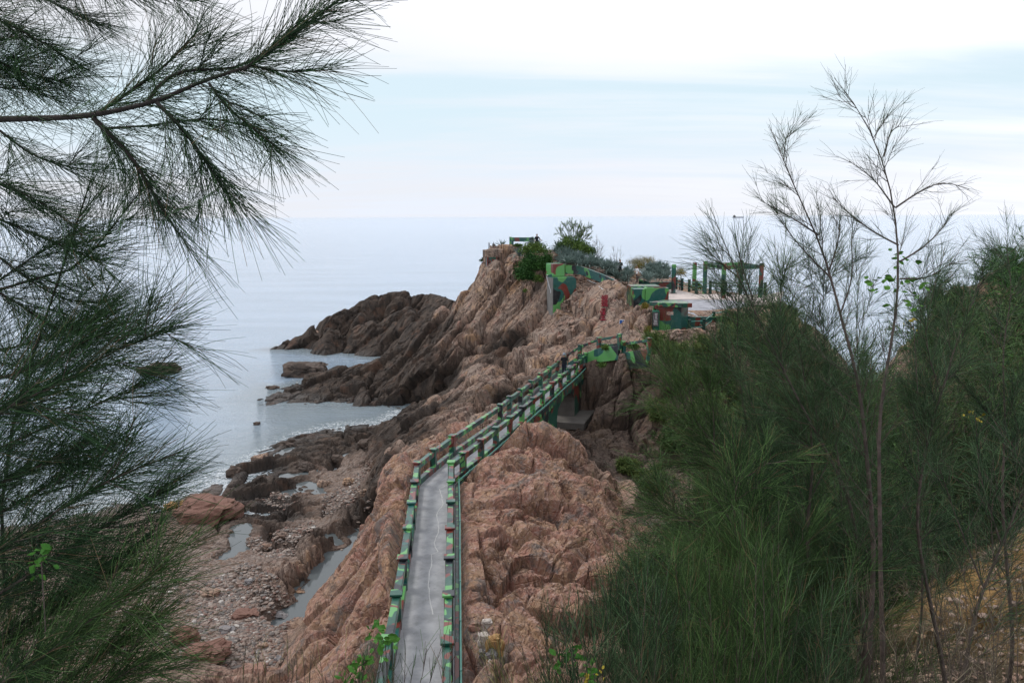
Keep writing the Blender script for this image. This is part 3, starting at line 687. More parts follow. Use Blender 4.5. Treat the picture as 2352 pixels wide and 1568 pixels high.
cw = tw.mix(fm, cw, (.72, .76, .80))
tw.bsdf(cw, tw.mix(fm, (.05,)*3, (.8,)*3), tw.bump(hh, 1.0, .7), tw.mrange(far_, 0, 1, .5, .10), IOR=1.55)
r2 = np.concatenate([radial(6, 190, .3, .012), np.geomspace(195, 60000, 60)])
a2 = np.concatenate([np.linspace(R(-52), R(54), 420), np.linspace(R(56), R(306), 60)])
R2, A2 = np.meshgrid(r2, a2, indexing='ij')
x2 = (R2*np.sin(A2)).ravel(); y2 = (R2*np.cos(A2)).ravel()
gb2 = base(x2, y2)[:, 0]
i2 = np.arange(R2.size).reshape(R2.shape)
j2 = np.concatenate([np.arange(1, len(a2)), [0]])
q2 = np.stack([i2[:-1, :], i2[:-1][:, j2], i2[1:][:, j2], i2[1:, :]], -1).reshape(-1, 4)
vz = np.where((R2.ravel() < 190), 0.0, 0.0)
ms = np_mesh('sea', np.stack([x2, y2, vz], 1), q2[:, ::-1], smooth=True)
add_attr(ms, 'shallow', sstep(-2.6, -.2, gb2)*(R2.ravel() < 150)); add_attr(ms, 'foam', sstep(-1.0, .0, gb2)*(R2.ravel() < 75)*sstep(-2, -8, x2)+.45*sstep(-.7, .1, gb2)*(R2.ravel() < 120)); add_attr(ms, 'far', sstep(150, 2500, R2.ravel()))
tag(link_mesh('sea', ms, tw.m), kind='structure')
# ---- tide pools
tp = NT('pool_water'); v = tp.coord(); tp.bsdf((.10, .115, .12), .06, tp.bump(tp.noise(v, 6, 3, .5), .12, .01), .5, IOR=1.33)
for k_, (pl_, lv, wd) in enumerate(zip(POOLS, PLV, PWD)):
    pts = [Q(x, y, lv) for x, y in pl_]
    mb = MB()
    L = [np.array(p) for p in pts]
    dirs = [(L[min(i+1, len(L)-1)]-L[max(i-1, 0)]) for i in range(len(L))]
    lf, rt = [], []
    for i, p in enumerate(L):
        t = dirs[i]/np.linalg.norm(dirs[i]); n = np.array([-t[1], t[0], 0]); q = p.copy()
        if i == 0: q = q-t*wd*1.2
        if i == len(L)-1: q = q+t*wd*1.2
        lf.append(q+n*wd*1.7); rt.append(q-n*wd*1.7)
    for i in range(len(L)-1): mb.add([lf[i], lf[i+1], rt[i+1], rt[i]], [(0, 1, 2, 3)])
    tag(mb.build('tide_pool', tp.m), kind='structure')
# ---------------------------------------------------------------- the footbridge
def poly_dir(pl, i):
    a = pl[max(i-1, 0)]; b = pl[min(i+1, len(pl)-1)]; v = (b-a)[:2]; return math.atan2(v[1], v[0])
def offs(pl, d, z):                # polyline shifted sideways (left positive) at height z
    o = []
    for i, p in enumerate(pl):
        t = poly_dir(pl, i); o.append(np.array([p[0]-math.sin(t)*d, p[1]+math.cos(t)*d, z if np.isscalar(z) else z[i]]))
    return o
bridge = empty('footbridge', (float(cen[4][0]), float(cen[4][1]), 7.1), 0, 'long concrete footbridge with camouflage painted railings crossing the rocks to the headland', 'bridge')
DK = 7.45
mb = MB(); ro = offs(RP, -.16, DK); lo = offs(LP, .16, DK)
mb.prism([p[:2] for p in ro]+[p[:2] for p in lo[::-1]], DK-.32, DK)
mb.build('deck', M['path'], bridge)
def strip(mbx, pl, w, z0, z1, mi=0):
    a = offs(pl, w/2, 0); b = offs(pl, -w/2, 0); n = len(pl); vs = []
    f0 = z0 if not np.isscalar(z0) else [z0]*n; f1 = z1 if not np.isscalar(z1) else [z1]*n
    for i in range(n): vs += [(a[i][0], a[i][1], f0[i]), (b[i][0], b[i][1], f0[i]), (b[i][0], b[i][1], f1[i]), (a[i][0], a[i][1], f1[i])]
    fs = [(4*i+k, 4*i+(k+1) % 4, 4*i+4+(k+1) % 4, 4*i+4+k) for i in range(n-1) for k in range(4)]+[(3, 2, 1, 0), (4*n-4, 4*n-3, 4*n-2, 4*n-1)]
    mbx.add(vs, fs, mi)
def dens(pl, k=4):
    o = []
    for a, b in zip(pl[:-1], pl[1:]): o += [a+(b-a)*t/k for t in range(k)]
    return o+[pl[-1]]
for pl in (RP, LP):
    mb = MB(); strip(mb, pl, .22, DK+.003, DK+.26); mb.build('kerb_beam', M['camo_rail'], bridge, bevel=.012)
    mb = MB(); strip(mb, pl, .21, RT-.31, RT-.06); mb.build('top_rail', M['camo_rail'], bridge, bevel=.012)
post_mats = [M['camo_post'], M['green_paint']]
def post(p, th, z0, z1, parent, w=.255):
    mb = MB(); mb.box((p[0], p[1], (z0+z1-.06)/2), (w, w, z1-.06-z0), th); mb.box((p[0], p[1], z1-.03), (w+.09, w+.09, .07), th)
    mb.build('post', M['camo_rail'], parent, bevel=.010)
for pl in (RP, LP):
    for i, p in enumerate(pl): post(p, poly_dir(pl, i), DK-.02, RT+.03, bridge)
# fascia, conduit and cable on the right hand side
mb = MB(); strip(mb, offs(RP, -.235, 0), .12, DK-.42, DK+.03); mb.build('fascia', M['camo_rail'], bridge)
mb = MB(); strip(mb, offs(LP, .235, 0), .12, DK-.42, DK+.03); mb.build('fascia', M['camo_rail'], bridge)
mb = MB(); mb.tube(offs(RP, -.33, DK+.22), .03, 6)
for i, p in enumerate(offs(RP, -.33, DK+.22)):
    mb.box((p[0], p[1], DK+.22), (.05, .12, .09), poly_dir(RP, i)+math.pi/2)
mb.build('conduit', M['pipe_paint'], bridge)
mb = MB(); mb.tube(offs(RP, -.30, DK+.06), .022, 6); mb.build('cable', M['black'], bridge)
# repaired crack: a thin raised seam of mortar wandering along the deck
seam_px = [(395, 2), (388, 1150), (345, 1085), (330, 1000), (325, 920), (345, 850), (350, 790), (384, 770), (362, 715), (385, 640), (372, 570), (378, 520), (410, 490), (402, 420), (392, 385), (438, 362)]
sp_ = [Q(*z4(x, y), DK) for x, y in [(352, 1150), (335, 1060), (325, 980), (330, 900), (347, 840), (348, 785), (383, 770), (360, 715), (388, 650), (385, 600), (375, 545), (388, 515), (412, 488), (408, 440), (392, 388), (440, 362)]]
pts = []
for a_, b_ in zip(sp_[:-1], sp_[1:]):
    for t in np.linspace(0, 1, 5)[:-1]: pts.append(a_+(b_-a_)*t+np.array([rng.normal(0, .012), 0, 0]))
mb = MB()
for i in range(len(pts)-1):
    w0 = .010+.010*rng.random(); w1 = w0
    mb.add([pts[i]+[-w0, 0, .006], pts[i]+[w0, 0, .006], pts[i+1]+[w1, 0, .006], pts[i+1]+[-w1, 0, .006]], [(0, 1, 2, 3)])
mb.build('crack_repair', M['mortar'], bridge)
# arched side walls
i_b = 9                            # index of the bend post in RP
A0 = RP[i_b]; A1 = RP[-1]; tv = (A1-A0); tv[2] = 0; Ls = np.linalg.norm(tv); tv /= Ls; nv = np.array([-tv[1], tv[0], 0])
def SP(s, z, k): return A0+tv*s+nv*k+np.array([0, 0, z-A0[2]])
def arch(s0, s1, crown, spring, n=12):
    return [((s0+s1)/2-(s1-s0)/2*math.cos(math.pi*i/n), spring+(crown-spring)*math.sin(math.pi*i/n)**.8) for i in range(n+1)]
top = DK-.34
prof = [(1.5, top), (1.5, 6.5), (8.2, 6.2), (10.2, 4.4)]
prof += [(11.0, 3.8)]+arch(11.3, 15.1, 6.4, 5.2)+[(15.3, 3.6), (18.0, 3.6)]+arch(18.2, 23.3, 6.75, 5.7)+[(23.4, 4.2), (25.4, 4.2), (25.6, top)]
for side, k in (('wall', .06),):
    n = len(prof); k0, k1 = -.12, 1.75
    vs = [SP(s, z, k0) for s, z in prof]+[SP(s, z, k1) for s, z in prof]
    mb = MB(); mb.add(vs, [tuple(range(n)), tuple(range(2*n-1, n-1, -1))], 0)
    mb.add(vs, [(i, (i+1) % n, n+(i+1) % n, n+i) for i in range(n)], 1)
    mb.build('arched_wall', [M['camo_arch'], M['concrete']], bridge)
for a_, b_, w_ in ((SP(21.6, 4.35, .5), SP(26.4, 4.35, .5), 3.4), (SP(14.9, 3.6, .8), SP(18.4, 3.6, .8), 2.4)):
    mb = MB(); mb.beam(a_, b_, w_, .52); mb.build('footing', M['concrete'], bridge, bevel=.03)
# upper stretch with steps and camouflaged parapet
UR = [RP[-1]]+RU; UL = [LP[-1]]+LU
ur = [p.copy() for p in UR]; ul = [p.copy() for p in UL]
mb = MB()
cu = [o_+[0, 0, p_[2]] for o_, p_ in zip(offs(UR, .72, 0), UR)]
for a_, b_ in zip(cu[:-2], cu[1:-1]):
    za, zb = a_[2]-1.05, b_[2]-1.05; n = max(1, int(round((zb-za)/.17))); L_ = np.linalg.norm((b_-a_)[:2])
    for i in range(n):
        c0 = a_+(b_-a_)*(i+.5)/n; z = za+(zb-za)*(i+1)/n
        th = math.atan2(b_[1]-a_[1], b_[0]-a_[0])
        mb.box((c0[0], c0[1], z-.5), (L_/n+.25, 1.35, 1.0), th)
mb.build('steps', M['path'], bridge)
for pl in (UR, UL):
    zs = np.array([p[2] for p in pl])
    mb = MB(); strip(mb, pl, .17, list(zs-.27), list(zs-.07)); mb.build('top_rail', M['camo_rail'], bridge, bevel=.01)
    for i, p in enumerate(pl):
        if i: post(p, poly_dir(pl, i), p[2]-1.15, p[2]+.03, bridge)
zs = np.array([p[2] for p in UR]); mb = MB(); strip(mb, UR, .26, list(zs-2.1), list(zs-.78)); mb.build('parapet', M['camo_wall'], bridge, bevel=.02)
zs = np.array([p[2] for p in UL]); mb = MB(); strip(mb, UL, .26, list(zs-1.9), list(zs-.80)); mb.build('parapet', M['camo_wall'], bridge, bevel=.02)
# ---------------------------------------------------------------- structures on the headland
z5 = crop(1880, 860, 2.904); z6 = crop(2300, 1060, 5.8075); z7 = crop(2560, 1150, 7.84); z8 = crop(2600, 1000, 4.704); z9 = crop(1880, 860, 5.8075)
def cbox(mb, corner, w, dp, h, yaw, mi=0):
    """box whose near front corner (bottom) is given; front runs along +yaw, depth goes away"""
    cx, cy, cz = corner; ca, sa = math.cos(yaw), math.sin(yaw)
    mb.box((cx+ca*w/2-sa*dp/2, cy+sa*w/2+ca*dp/2, cz+h/2), (w, dp, h), yaw, mi)
def raydepth(px, py, d0=20, d1=130, step=.12):
    ds = np.arange(d0, d1, step); v = ray(px, py); pts = CAM[None]+ds[:, None]*v[None]
    hit = np.where(pts[:, 2] < hgt(pts[:, 0], pts[:, 1]))[0]
    return ds[hit[0]] if len(hit) else d1
# -- plaza slab and grey ramp
PZ = 11.4
plaza = [Q(*z8(300, 925), PZ), Q(*z8(1330, 918), PZ), P(1790, 700, 67.5), P(1800, 668, 78), Q(*z8(2200, 838), PZ), Q(*z8(1250, 826), PZ), Q(*z8(860, 830), PZ), Q(*z8(480, 735), PZ), Q(*z8(0, 715), PZ), P(1440, 670, 74)]
mb = MB(); mb.prism([p[:2] for p in plaza], PZ-.35, PZ); tag(mb.build('plaza_deck', M['deck_pink'], bevel=.02), kind='structure')
A_, B_ = Q(*z8(-150, 930), PZ-.02), Q(*z8(1420, 925), PZ-.02)
r0, r1 = Q(*z7(1720, 925), 10.55), Q(*z7(2700, 915), 10.45); r2_ = P(1490, 730, 63.8)
mb = MB()
quad = [np.array([A_[0], A_[1], PZ-.06]), np.array([B_[0]+2.5, B_[1]-.2, PZ-.06]), r1, r0, np.array([13.0, 63.0, 10.6])]
mb.add(quad+[q-[0, 0, .5] for q in quad], [(0, 1, 2, 3, 4), (9, 8, 7, 6, 5)]+[(i, (i+1) % 5, 5+(i+1) % 5, 5+i) for i in range(5)])
tag(mb.build('ramp', M['ramp_grey']), kind='structure')
# -- pergola
def PB(px, yb_px, z=PZ): return Q(px, yb_px, z)
pt = {}
for k_, (x, d) in {'a': (z8(1022, 0)[0], 75.5), 'b': (z8(1372, 0)[0], 71.3), 'c': (z8(2075, 0)[0], 71.8), 'd': (z8(1693, 0)[0], 76.1)}.items():
    v = ray(x, 680); t = d; p = CAM+v*t; pt[k_] = np.array([p[0], p[1], PZ])
perg = empty('pergola_frame', pt['b'], 0, 'open concrete frame of four tall camouflage posts joined by beams on the plaza', 'pergola')
for k_, p in pt.items():
    mb = MB(); mb.box((p[0], p[1], PZ+1.60), (.32, .32, 3.2), .18); mb.build('post', M['camo_post'], perg, bevel=.015)
for a_, b_ in (('a', 'b'), ('b', 'c'), ('c', 'd'), ('d', 'a')):
    mb = MB(); v = pt[b_]-pt[a_]; v = v/np.linalg.norm(v)*.165; mb.beam(pt[a_]+v+[0, 0, 2.85], pt[b_]-v+[0, 0, 2.85], .24, .34); mb.build('beam', M['camo_post'], perg, bevel=.012)
# -- two free standing posts and their wire
fp = []
for x, d, lab in ((z8(438, 0)[0], 76.0, 'free standing camouflage post nearest the agaves, left end of the plaza'), (z8(825, 0)[0], 78.6, 'free standing camouflage post between the pergola and the left post')):
    p = CAM+ray(x, 672)*d; o = empty('standing_post', (p[0], p[1], PZ), 0, lab, 'post', 'free standing posts')
    mb = MB(); mb.box((p[0], p[1], PZ+1.43), (.34, .34, 2.86), .15); mb.build('shaft', M['camo_post'], o, bevel=.015); fp.append(p)
    mb = MB(); mb.box((p[0], p[1], PZ+.03), (.5, .5, .06), .15); mb.build('base_plate', M['concrete'], o)
mb = MB(); mb.tube([np.array([fp[0][0], fp[0][1], PZ+2.6]), np.array([(fp[0][0]+fp[1][0])/2, (fp[0][1]+fp[1][1])/2, PZ+2.57]), np.array([fp[1][0], fp[1][1], PZ+2.62])], .02, 5)
tag(mb.build('wire', M['rust']), 'thin wire stretched between the two free standing plaza posts', 'wire')
# -- plaza railing
rail = empty('plaza_railing', Q(*z8(865, 822), PZ), 0, 'low railing of dark square posts and teal pipes along the seaward plaza edge', 'railing')
tops = [(490, 735), (600, 760), (735, 785), (865, 822), (1130, 822), (1412, 820), (1700, 828), (2160, 850)]
rp_ = [Q(*z8(x, y), PZ) for x, y in tops]
for p in rp_:
    mb = MB(); mb.box((p[0], p[1], PZ+.6), (.22, .22, 1.2), .2); mb.box((p[0], p[1], PZ+1.22), (.27, .27, .05), .2); mb.build('post', M['dark_post'], rail, bevel=.01)
for h_ in (.38, .72, 1.06):
    mb = MB(); mb.tube([p+[0, 0, h_] for p in rp_], .035, 6); mb.build('pipe', M['pipe_paint'], rail)
# -- terrace railing in front of the ramp
rail2 = empty('terrace_railing', P(*z7(1555, 1180), 62), 0, 'teal pipe railing with dark posts stepping up beside the pillbox', 'railing')
tp_ = [(P(*z7(1555, 1020), 61.6), 1.0), (P(*z7(2010, 992), 61.8), 1.0), (P(*z7(2315, 765), 63.5), 1.1), (P(*z7(2700, 700), 64.5), 1.1)]
for p, h_ in tp_:
    mb = MB(); mb.box((p[0], p[1], p[2]-h_/2-.2), (.2, .2, h_+.4), .1); mb.box((p[0], p[1], p[2]+.02), (.25, .25, .04), .1); mb.build('post', M['dark_post'], rail2, bevel=.01)
for dz in (.12, .62):
    mb = MB(); mb.tube([p-[0, 0, dz] for p, _ in tp_], .035, 6); mb.build('pipe', M['pipe_paint'], rail2)
# -- low camouflage wall at the foot of the ramp
def wallstrip(name, pts, th, h, mat, label, cat='wall'):
    o = empty(name, pts[0], 0, label, cat)
    zs = [p[2] for p in pts]; mb = MB(); strip(mb, pts, th, [z-h for z in zs], zs); mb.build('wall_body', mat, o, bevel=.015)
    mb = MB(); strip(mb, pts, th+.05, [z+.002 for z in zs], [z+.05 for z in zs]); mb.build('coping', M['camo_stripe'], o)
    return o
wallstrip('low_wall', [P(*z7(1480, 905), 63.3), P(*z7(1700, 935), 63.2), P(*z7(2250, 930), 63.4), P(*z7(2900, 900), 64)], .3, 1.5, M['camo_wall'], 'low camouflage wall at the foot of the grey ramp')
wallstrip('retaining_wall', [P(*z5(1105, 588), 72.6), P(*z5(1200, 592), 72.8), P(*z5(1290, 600), 72.7), P(*z5(1400, 640), 72.2), P(*z5(1520, 685), 71.6), P(*z5(1620, 730), 71), P(*z5(1697, 765), 70.5)], .3, .75, M['camo_stripe'], 'curved camouflage retaining wall running down below the agaves')
wallstrip('garden_wall', [P(*z6(1500, 342), 78.5), P(*z6(1750, 408), 77.6), P(*z6(2000, 403), 77.8), P(*z6(2240, 396), 78.2)], .3, .75, M['camo_wall'], 'low camouflage garden wall behind the square planter and the agaves')
# -- planter / open topped bunker box
pl0 = P(*z6(1645, 540), 65.6); zt = pl0[2]
plt = empty('bunker_box', (pl0[0], pl0[1], zt-1.7), 0, 'square camouflage bunker box with open compartments on its top, beside the plaza', 'bunker')
mb = MB(); yaw = R(3)
cbox(mb, (pl0[0], pl0[1], zt-1.9), 2.0, .16, 1.9, yaw); cbox(mb, (pl0[0]-math.sin(yaw)*1.0, pl0[1]+1.0, zt-1.9), 2.0, .16, 1.9, yaw)
cbox(mb, (pl0[0], pl0[1]+.162, zt-1.9), .16, .83, 1.9, yaw); cbox(mb, (pl0[0]+1.84, pl0[1]+.26, zt-1.9), .16, .73, 1.9, yaw)
mb.build('front_bay', M['camo_wall'], plt)
mb = MB(); cbox(mb, (pl0[0]-1.0, pl0[1]+.05, zt-1.95), .985, 1.4, 1.88, yaw); mb.build('side_bay', M['camo_wall'], plt, bevel=.02)
mb = MB(); cbox(mb, (pl0[0]-1.0, pl0[1]+1.50, zt-1.9), 2.6, 2.0, 1.93, yaw); mb.build('roof_slab', M['camo_rail'], plt, bevel=.02)
mb = MB(); cbox(mb, (pl0[0]+.17, pl0[1]+.18, zt-.6), 1.66, .8, .3, yaw); mb.build('fill', M['old_wall'], plt)
# -- pillbox
ZB, ZT = 8.9, 11.78
def G(x, d): p = CAM+ray(z7(x, 0)[0], 720)*d; return np.array([p[0], p[1]])
pA, pB, pC, pD, pE, pF = G(600, 61.9), G(1295, 61.4), G(1505, 62.9), G(1395, 64.4), G(560, 64.8), G(400, 63.6)
pb = empty('pillbox', (pA[0], pA[1], ZB), 0, 'hexagonal camouflage pillbox with flat slab roof and narrow windows at the end of the bridge', 'pillbox')
def wall_hole(mb, a, b, z0, z1, th, hole=None):
    v = b-a; L = np.linalg.norm(v); yaw = math.atan2(v[1], v[0]); n = np.array([-v[1], v[0]])/L
    def seg(s0, s1, za, zb):
        m = a+v*((s0+s1)/2/L)+n*th/2; mb.box((m[0], m[1], (za+zb)/2), (s1-s0, th, zb-za), yaw)
    if hole is None: seg(0, L, z0, z1)
    else:
        h0, h1, ha, hb = hole; seg(0, h0, z0, z1); seg(h1, L, z0, z1); seg(h0, h1, z0, ha); seg(h0, h1, hb, z1)
mb = MB(); L1 = np.linalg.norm(pB-pA)
wall_hole(mb, pA, pB, ZB, ZT, .28, (L1*.33, L1*.65, 11.12, 11.40)); mb.build('front_wall', M['camo_wall'], pb)
mb = MB(); wall_hole(mb, pB, pC, ZB, ZT, .26); mb.build('side_wall', M['camo_wall'], pb)
mb = MB(); L2 = np.linalg.norm(pA-pF); wall_hole(mb, pF, pA, ZB, ZT, .26, (.12, L2-.12, 11.15, 11.5)); mb.build('side_wall', M['camo_wall'], pb)
mb = MB(); wall_hole(mb, pC, pD, ZB, ZT, .26); mb.build('side_wall', M['green_paint'], pb)
mb = MB(); wall_hole(mb, pE, pF, ZB, ZT, .26, (.25, 1.0, 10.9, 11.6)); mb.build('side_wall', M['green_paint'], pb)
mb = MB(); mb.prism([p for p in (pA*.98+pE*.02, pB, pC, pD, pE, pF)], ZB, ZB+1.6); 
for v_ in range(0): pass
RZ = 12.12
rf = [Q(*z7(290, 440), RZ), Q(*z7(700, 474), RZ), Q(*z7(1340, 496), RZ), Q(*z7(1640, 492), RZ), Q(*z7(1500, 430), RZ), Q(*z7(1320, 390), RZ), Q(*z7(770, 388), RZ)]
mb = MB(); mb.prism([p[:2] for p in rf], ZT+.003, RZ); mb.build('roof_slab', M['camo_rail'], pb, bevel=.02)
wm = (pA+(pB-pA)*.49)
# notice block + board
blk = P(*z7(410, 1190), 61.2)
mb = MB(); cbox(mb, (blk[0], blk[1]+.03, blk[2]-.9), .5, .8, P(*z7(410, 735), 61.2)[2]-blk[2]+.9, R(-4)); mb.build('buttress', M['green_paint'], pb, bevel=.02)
nb_ = empty('notice_board', P(*z7(478, 990), 61.1), 0, 'tall narrow grey notice board with white text and small symbols mounted left of the pillbox', 'sign')
c0 = P(*z7(400, 1195), 61.1); wS = .405; hS = P(*z7(400, 782), 61.1)[2]-c0[2]
mb = MB(); mb.box((c0[0]+wS/2, c0[1], c0[2]+hS/2), (wS, .04, hS)); mb.build('board', M['sign_grey'], nb_)
mb = MB()
for sx_ in (-1, 1): mb.box((c0[0]+wS/2+sx_*(wS/2+.012), c0[1]-.005, c0[2]+hS/2), (.024, .06, hS+.048))
for z_ in (c0[2]-.012, c0[2]+hS+.012): mb.box((c0[0]+wS/2, c0[1]-.005, z_), (wS, .06, .024))
mb.build('frame', M['sign_grey'], nb_)
mb = MB(); fy = c0[1]-.0225
def mark(u, v, w_, h_): mb.box((c0[0]+u*wS, fy, c0[2]+v*hS), (w_*wS, .003, h_*hS))
mark(.6, .93, .52, .022); mark(.6, .895, .52, .014)
for v_ in (.83, .80, .74, .71, .65, .62, .57, .53):
    mark(.62+rng.uniform(-.02, .02), v_, .42+rng.uniform(-.08, .05), .014)
for v_ in (.81, .72, .63, .53): mb.add([(c0[0]+wS*.10, fy-.001, c0[2]+hS*(v_-.018)), (c0[0]+wS*.26, fy-.001, c0[2]+hS*(v_-.018)), (c0[0]+wS*.18, fy-.001, c0[2]+hS*(v_+.022))], [(0, 1, 2)])
for v_ in (.43, .40, .36, .33, .28, .25): mark(.5+rng.uniform(-.03, .03), v_, .6, .013)
for v_ in (.20, .17, .14, .11, .08): mark(.5, v_, .8, .009)
mb.build('lettering', M['white'], nb_)
# -- entrance block (upper and lower camouflage cubes)
e0 = P(*z5(965, 715), 71.6); eb = empty('bunker_entrance', (e0[0], e0[1], e0[2]-3), 0, 'tall camouflage bunker entrance of two stacked blocks on the cliff below the shrubs', 'bunker')
mb = MB(); cbox(mb, (e0[0], e0[1], e0[2]), 1.2, 1.6, 1.17, R(22), 0); mb.build('upper_block', M['camo_wall'], eb, bevel=.03)
l0 = P(*z5(965, 1055), 71.3)
mb = MB(); cbox(mb, (l0[0], l0[1], l0[2]-1.1), 2.25, 1.9, e0[2]-l0[2]+1.1-.03, R(14)); mb.build('lower_block', M['camo_wall'], eb, bevel=.03)
mb = MB(); cbox(mb, (l0[0]-.04, l0[1]+.02, l0[2]-1.6), .04, 1.85, e0[2]-l0[2]+1.5, R(14)); mb.build('bare_side', M['old_wall'], eb)
mb = MB(); cbox(mb, (l0[0]-.085, l0[1]+.75, l0[2]+1.15), .04, .3, .35, R(14)); mb.build('opening', M['black'], eb)  # solid black block standing for the shade inside an opening
mb = MB(); mb.tube([P(*z5(x, y), 71.0) for x, y in ((905, 697), (893, 700), (890, 720), (905, 770), (920, 830), (938, 880), (937, 905))], .04, 7)
tag(mb.build('conduit_pipe', M['pvc']), 'pale bent conduit running down the left side of the bunker entrance', 'pipe')
gp = [z5(x, y) for x, y in ((1360, 752), (1420, 780), (1465, 795), (1500, 830), (1545, 865))]
mb = MB(); mb.tube([P(x, y, max(60, raydepth(x, y)-.15)) for x, y in gp], .045, 7)
tag(mb.build('conduit_pipe', M['pvc']), 'pale conduit lying across the rubble slope under the curved wall', 'pipe')
# -- small pillbox, planter and railing on the peak
qd = min(81.6, raydepth(*z9(520, 1185), 60)+.25); q0 = P(*z9(395, 1190), qd); sb = empty('small_pillbox', q0, 0, 'small faded camouflage pillbox built into the left edge of the peak', 'pillbox')
wq = (640-395)/5.8075/1.7415/F*qd; hq = (1190-985)/5.8075/1.7415/F*qd
mb = MB(); v_ = R(8)
cbox(mb, (q0[0], q0[1], q0[2]-.4), wq*.14, 1.3, hq+.4, v_); cbox(mb, (q0[0]+wq*.42*math.cos(v_), q0[1]+wq*.42*math.sin(v_), q0[2]-.4), wq*.58, 1.3, hq+.4, v_)
cbox(mb, (q0[0]+wq*.14, q0[1]+.02, q0[2]+hq*.45), wq*.28, 1.3, hq*.55, v_)
mb.build('front_wall', M['camo_stripe'], sb)
mb = MB(); cbox(mb, (q0[0]+wq*.14, q0[1]+.5, q0[2]-.4), wq*.28, .6, hq*.45+.4, v_); mb.build('opening', M['black'], sb)  # black block fills the gap, its colour standing for the unlit inside
# dry stone wall on top of it
dw = empty('dry_stone_wall', P(*z9(560, 980), 81.9), 0, 'rounded dry stone wall stacked above the small pillbox on the peak', 'wall')
def stone(mb, c, s, seed, sub=1):
    bm = bmesh.new(); bmesh.ops.create_icosphere(bm, subdivisions=sub, radius=1)
    r_ = np.random.default_rng(seed); V_ = np.array([v.co for v in bm.verts]); nn = 1+.22*vnoise(V_*1.3+seed*3.1, seed)+.08*vnoise(V_*3+seed, seed+1)
    V_ = V_*nn[:, None]; V_ = np.sign(V_)*np.abs(V_)**.8; th = r_.uniform(0, 6.28); V_ = V_*np.array(s); 
    Rz = np.array([[math.cos(th), -math.sin(th), 0], [math.sin(th), math.cos(th), 0], [0, 0, 1]]); V_ = V_@Rz.T+np.array(c)
    mb.add([tuple(v) for v in V_], [tuple(v.index for v in f.verts) for f in bm.faces]); bm.free()
sd = 0
mb = MB()
for row in range(6):
    y_ = 960-row*29; x0_ = 395+row*3; x1_ = 690-row*2+(60 if row > 2 else 0)
    for x in np.arange(x0_, x1_, 34):
        sd += 1; stone(mb, P(*z9(x+rng.uniform(-6, 6)+(row % 2)*14, y_+rng.uniform(-4, 4)), qd+.15+.25*abs((x-540)/160)**2), (.26*rng.uniform(.8, 1.3), .22, .15*rng.uniform(.8, 1.2)), sd)
mb.build('stones', M['boulder'], dw)
mb = MB(); c_ = P(*z9(560, 900), qd+1.2); mb.prism([(c_[0]+1.25*math.cos(t)-.0, c_[1]+.2+.75*math.sin(t)) for t in np.linspace(0, 2*math.pi, 14)[:-1]], c_[2]-.9, c_[2]+.42); mb.build('core', M['boulder'], dw)
pq = P(*z9(515, 800), 84); pk = empty('planter_box', pq, 0, 'low pale camouflage planter on the peak holding a small agave', 'planter')
mb = MB(); mb.beam(P(*z9(560, 768), 84), P(*z9(860, 800), 83), .2, .55); mb.build('front_panel', M['camo_stripe'], pk)
mb = MB(); mb.beam(P(*z9(520, 745), 84.2), P(*z9(560, 768), 84), .2, .85); mb.build('end_panel', M['old_wall'], pk)
pr = empty('peak_railing', P(*z9(985, 650), 83), 0, 'short camouflage railing beam between posts on top of the peak beside the man', 'railing')
for x, yt, d, yb in ((940, 507, 84.5, 680), (985, 526, 82.8, 690), (1450, 507, 84.3, 720), (1448, 545, 82.8, 730)):
    a_ = P(*z9(x, yt), d); b_ = P(*z9(x, yb), d); mb = MB(); mb.box((a_[0], a_[1], (a_[2]+b_[2])/2), (.25, .25, a_[2]-b_[2]), .05); mb.build('post', M['camo_post'], pr, bevel=.01)
mb = MB(); mb.beam(P(*z9(1005, 570), 82.75), P(*z9(1492, 572), 82.6), .2, .42); mb.build('beam', M['camo_stripe'], pr, bevel=.01)
mb = MB(); mb.beam(P(*z9(965, 540), 84.5), P(*z9(1430, 540), 84.3), .2, .2); mb.build('beam', M['green_paint'], pr, bevel=.01)
# -- rusty fence rods on the cliff
rods = [(435, 638, 812, 83), (458, 645, 815, 83), (550, 625, 800, 84), (785, 700, 870, 81.5), (728, 880, 1035, 80.5), (688, 1095, 1280, 79), (700, 1395, 1580, 78), (883, 1385, 1590, 77.5), (1300, 1200, 1400, 76)]
lbs = ['rusty fence rod, leftmost of the pair on the left edge of the peak', 'rusty fence rod, right one of the pair on the left edge of the peak', 'rusty fence rod beside the pale planter on the peak', 'rusty fence rod at the right end of the planter', 'rusty fence rod right of the small pillbox', 'rusty fence rod on the bare cliff below the small pillbox', 'rusty fence rod on the mid cliff, left of two', 'rusty fence rod on the mid cliff, right of two', 'rusty fence rod at the foot of the dark shrubs']
for (x, yt, yb, d), lb in zip(rods, lbs):
    px, pyb = z9(x, yb); dd = min(d, raydepth(px, pyb, 55)-.05); a_ = P(px, pyb+3, dd+.1); b_ = P(z9(x, yt)[0], z9(x, yt)[1], dd)
    mb = MB(); mb.tube([a_, b_], .035, 6); tag(mb.build('fence_rod', M['rust']), lb, 'rod', 'rusty fence rods on the cliff')
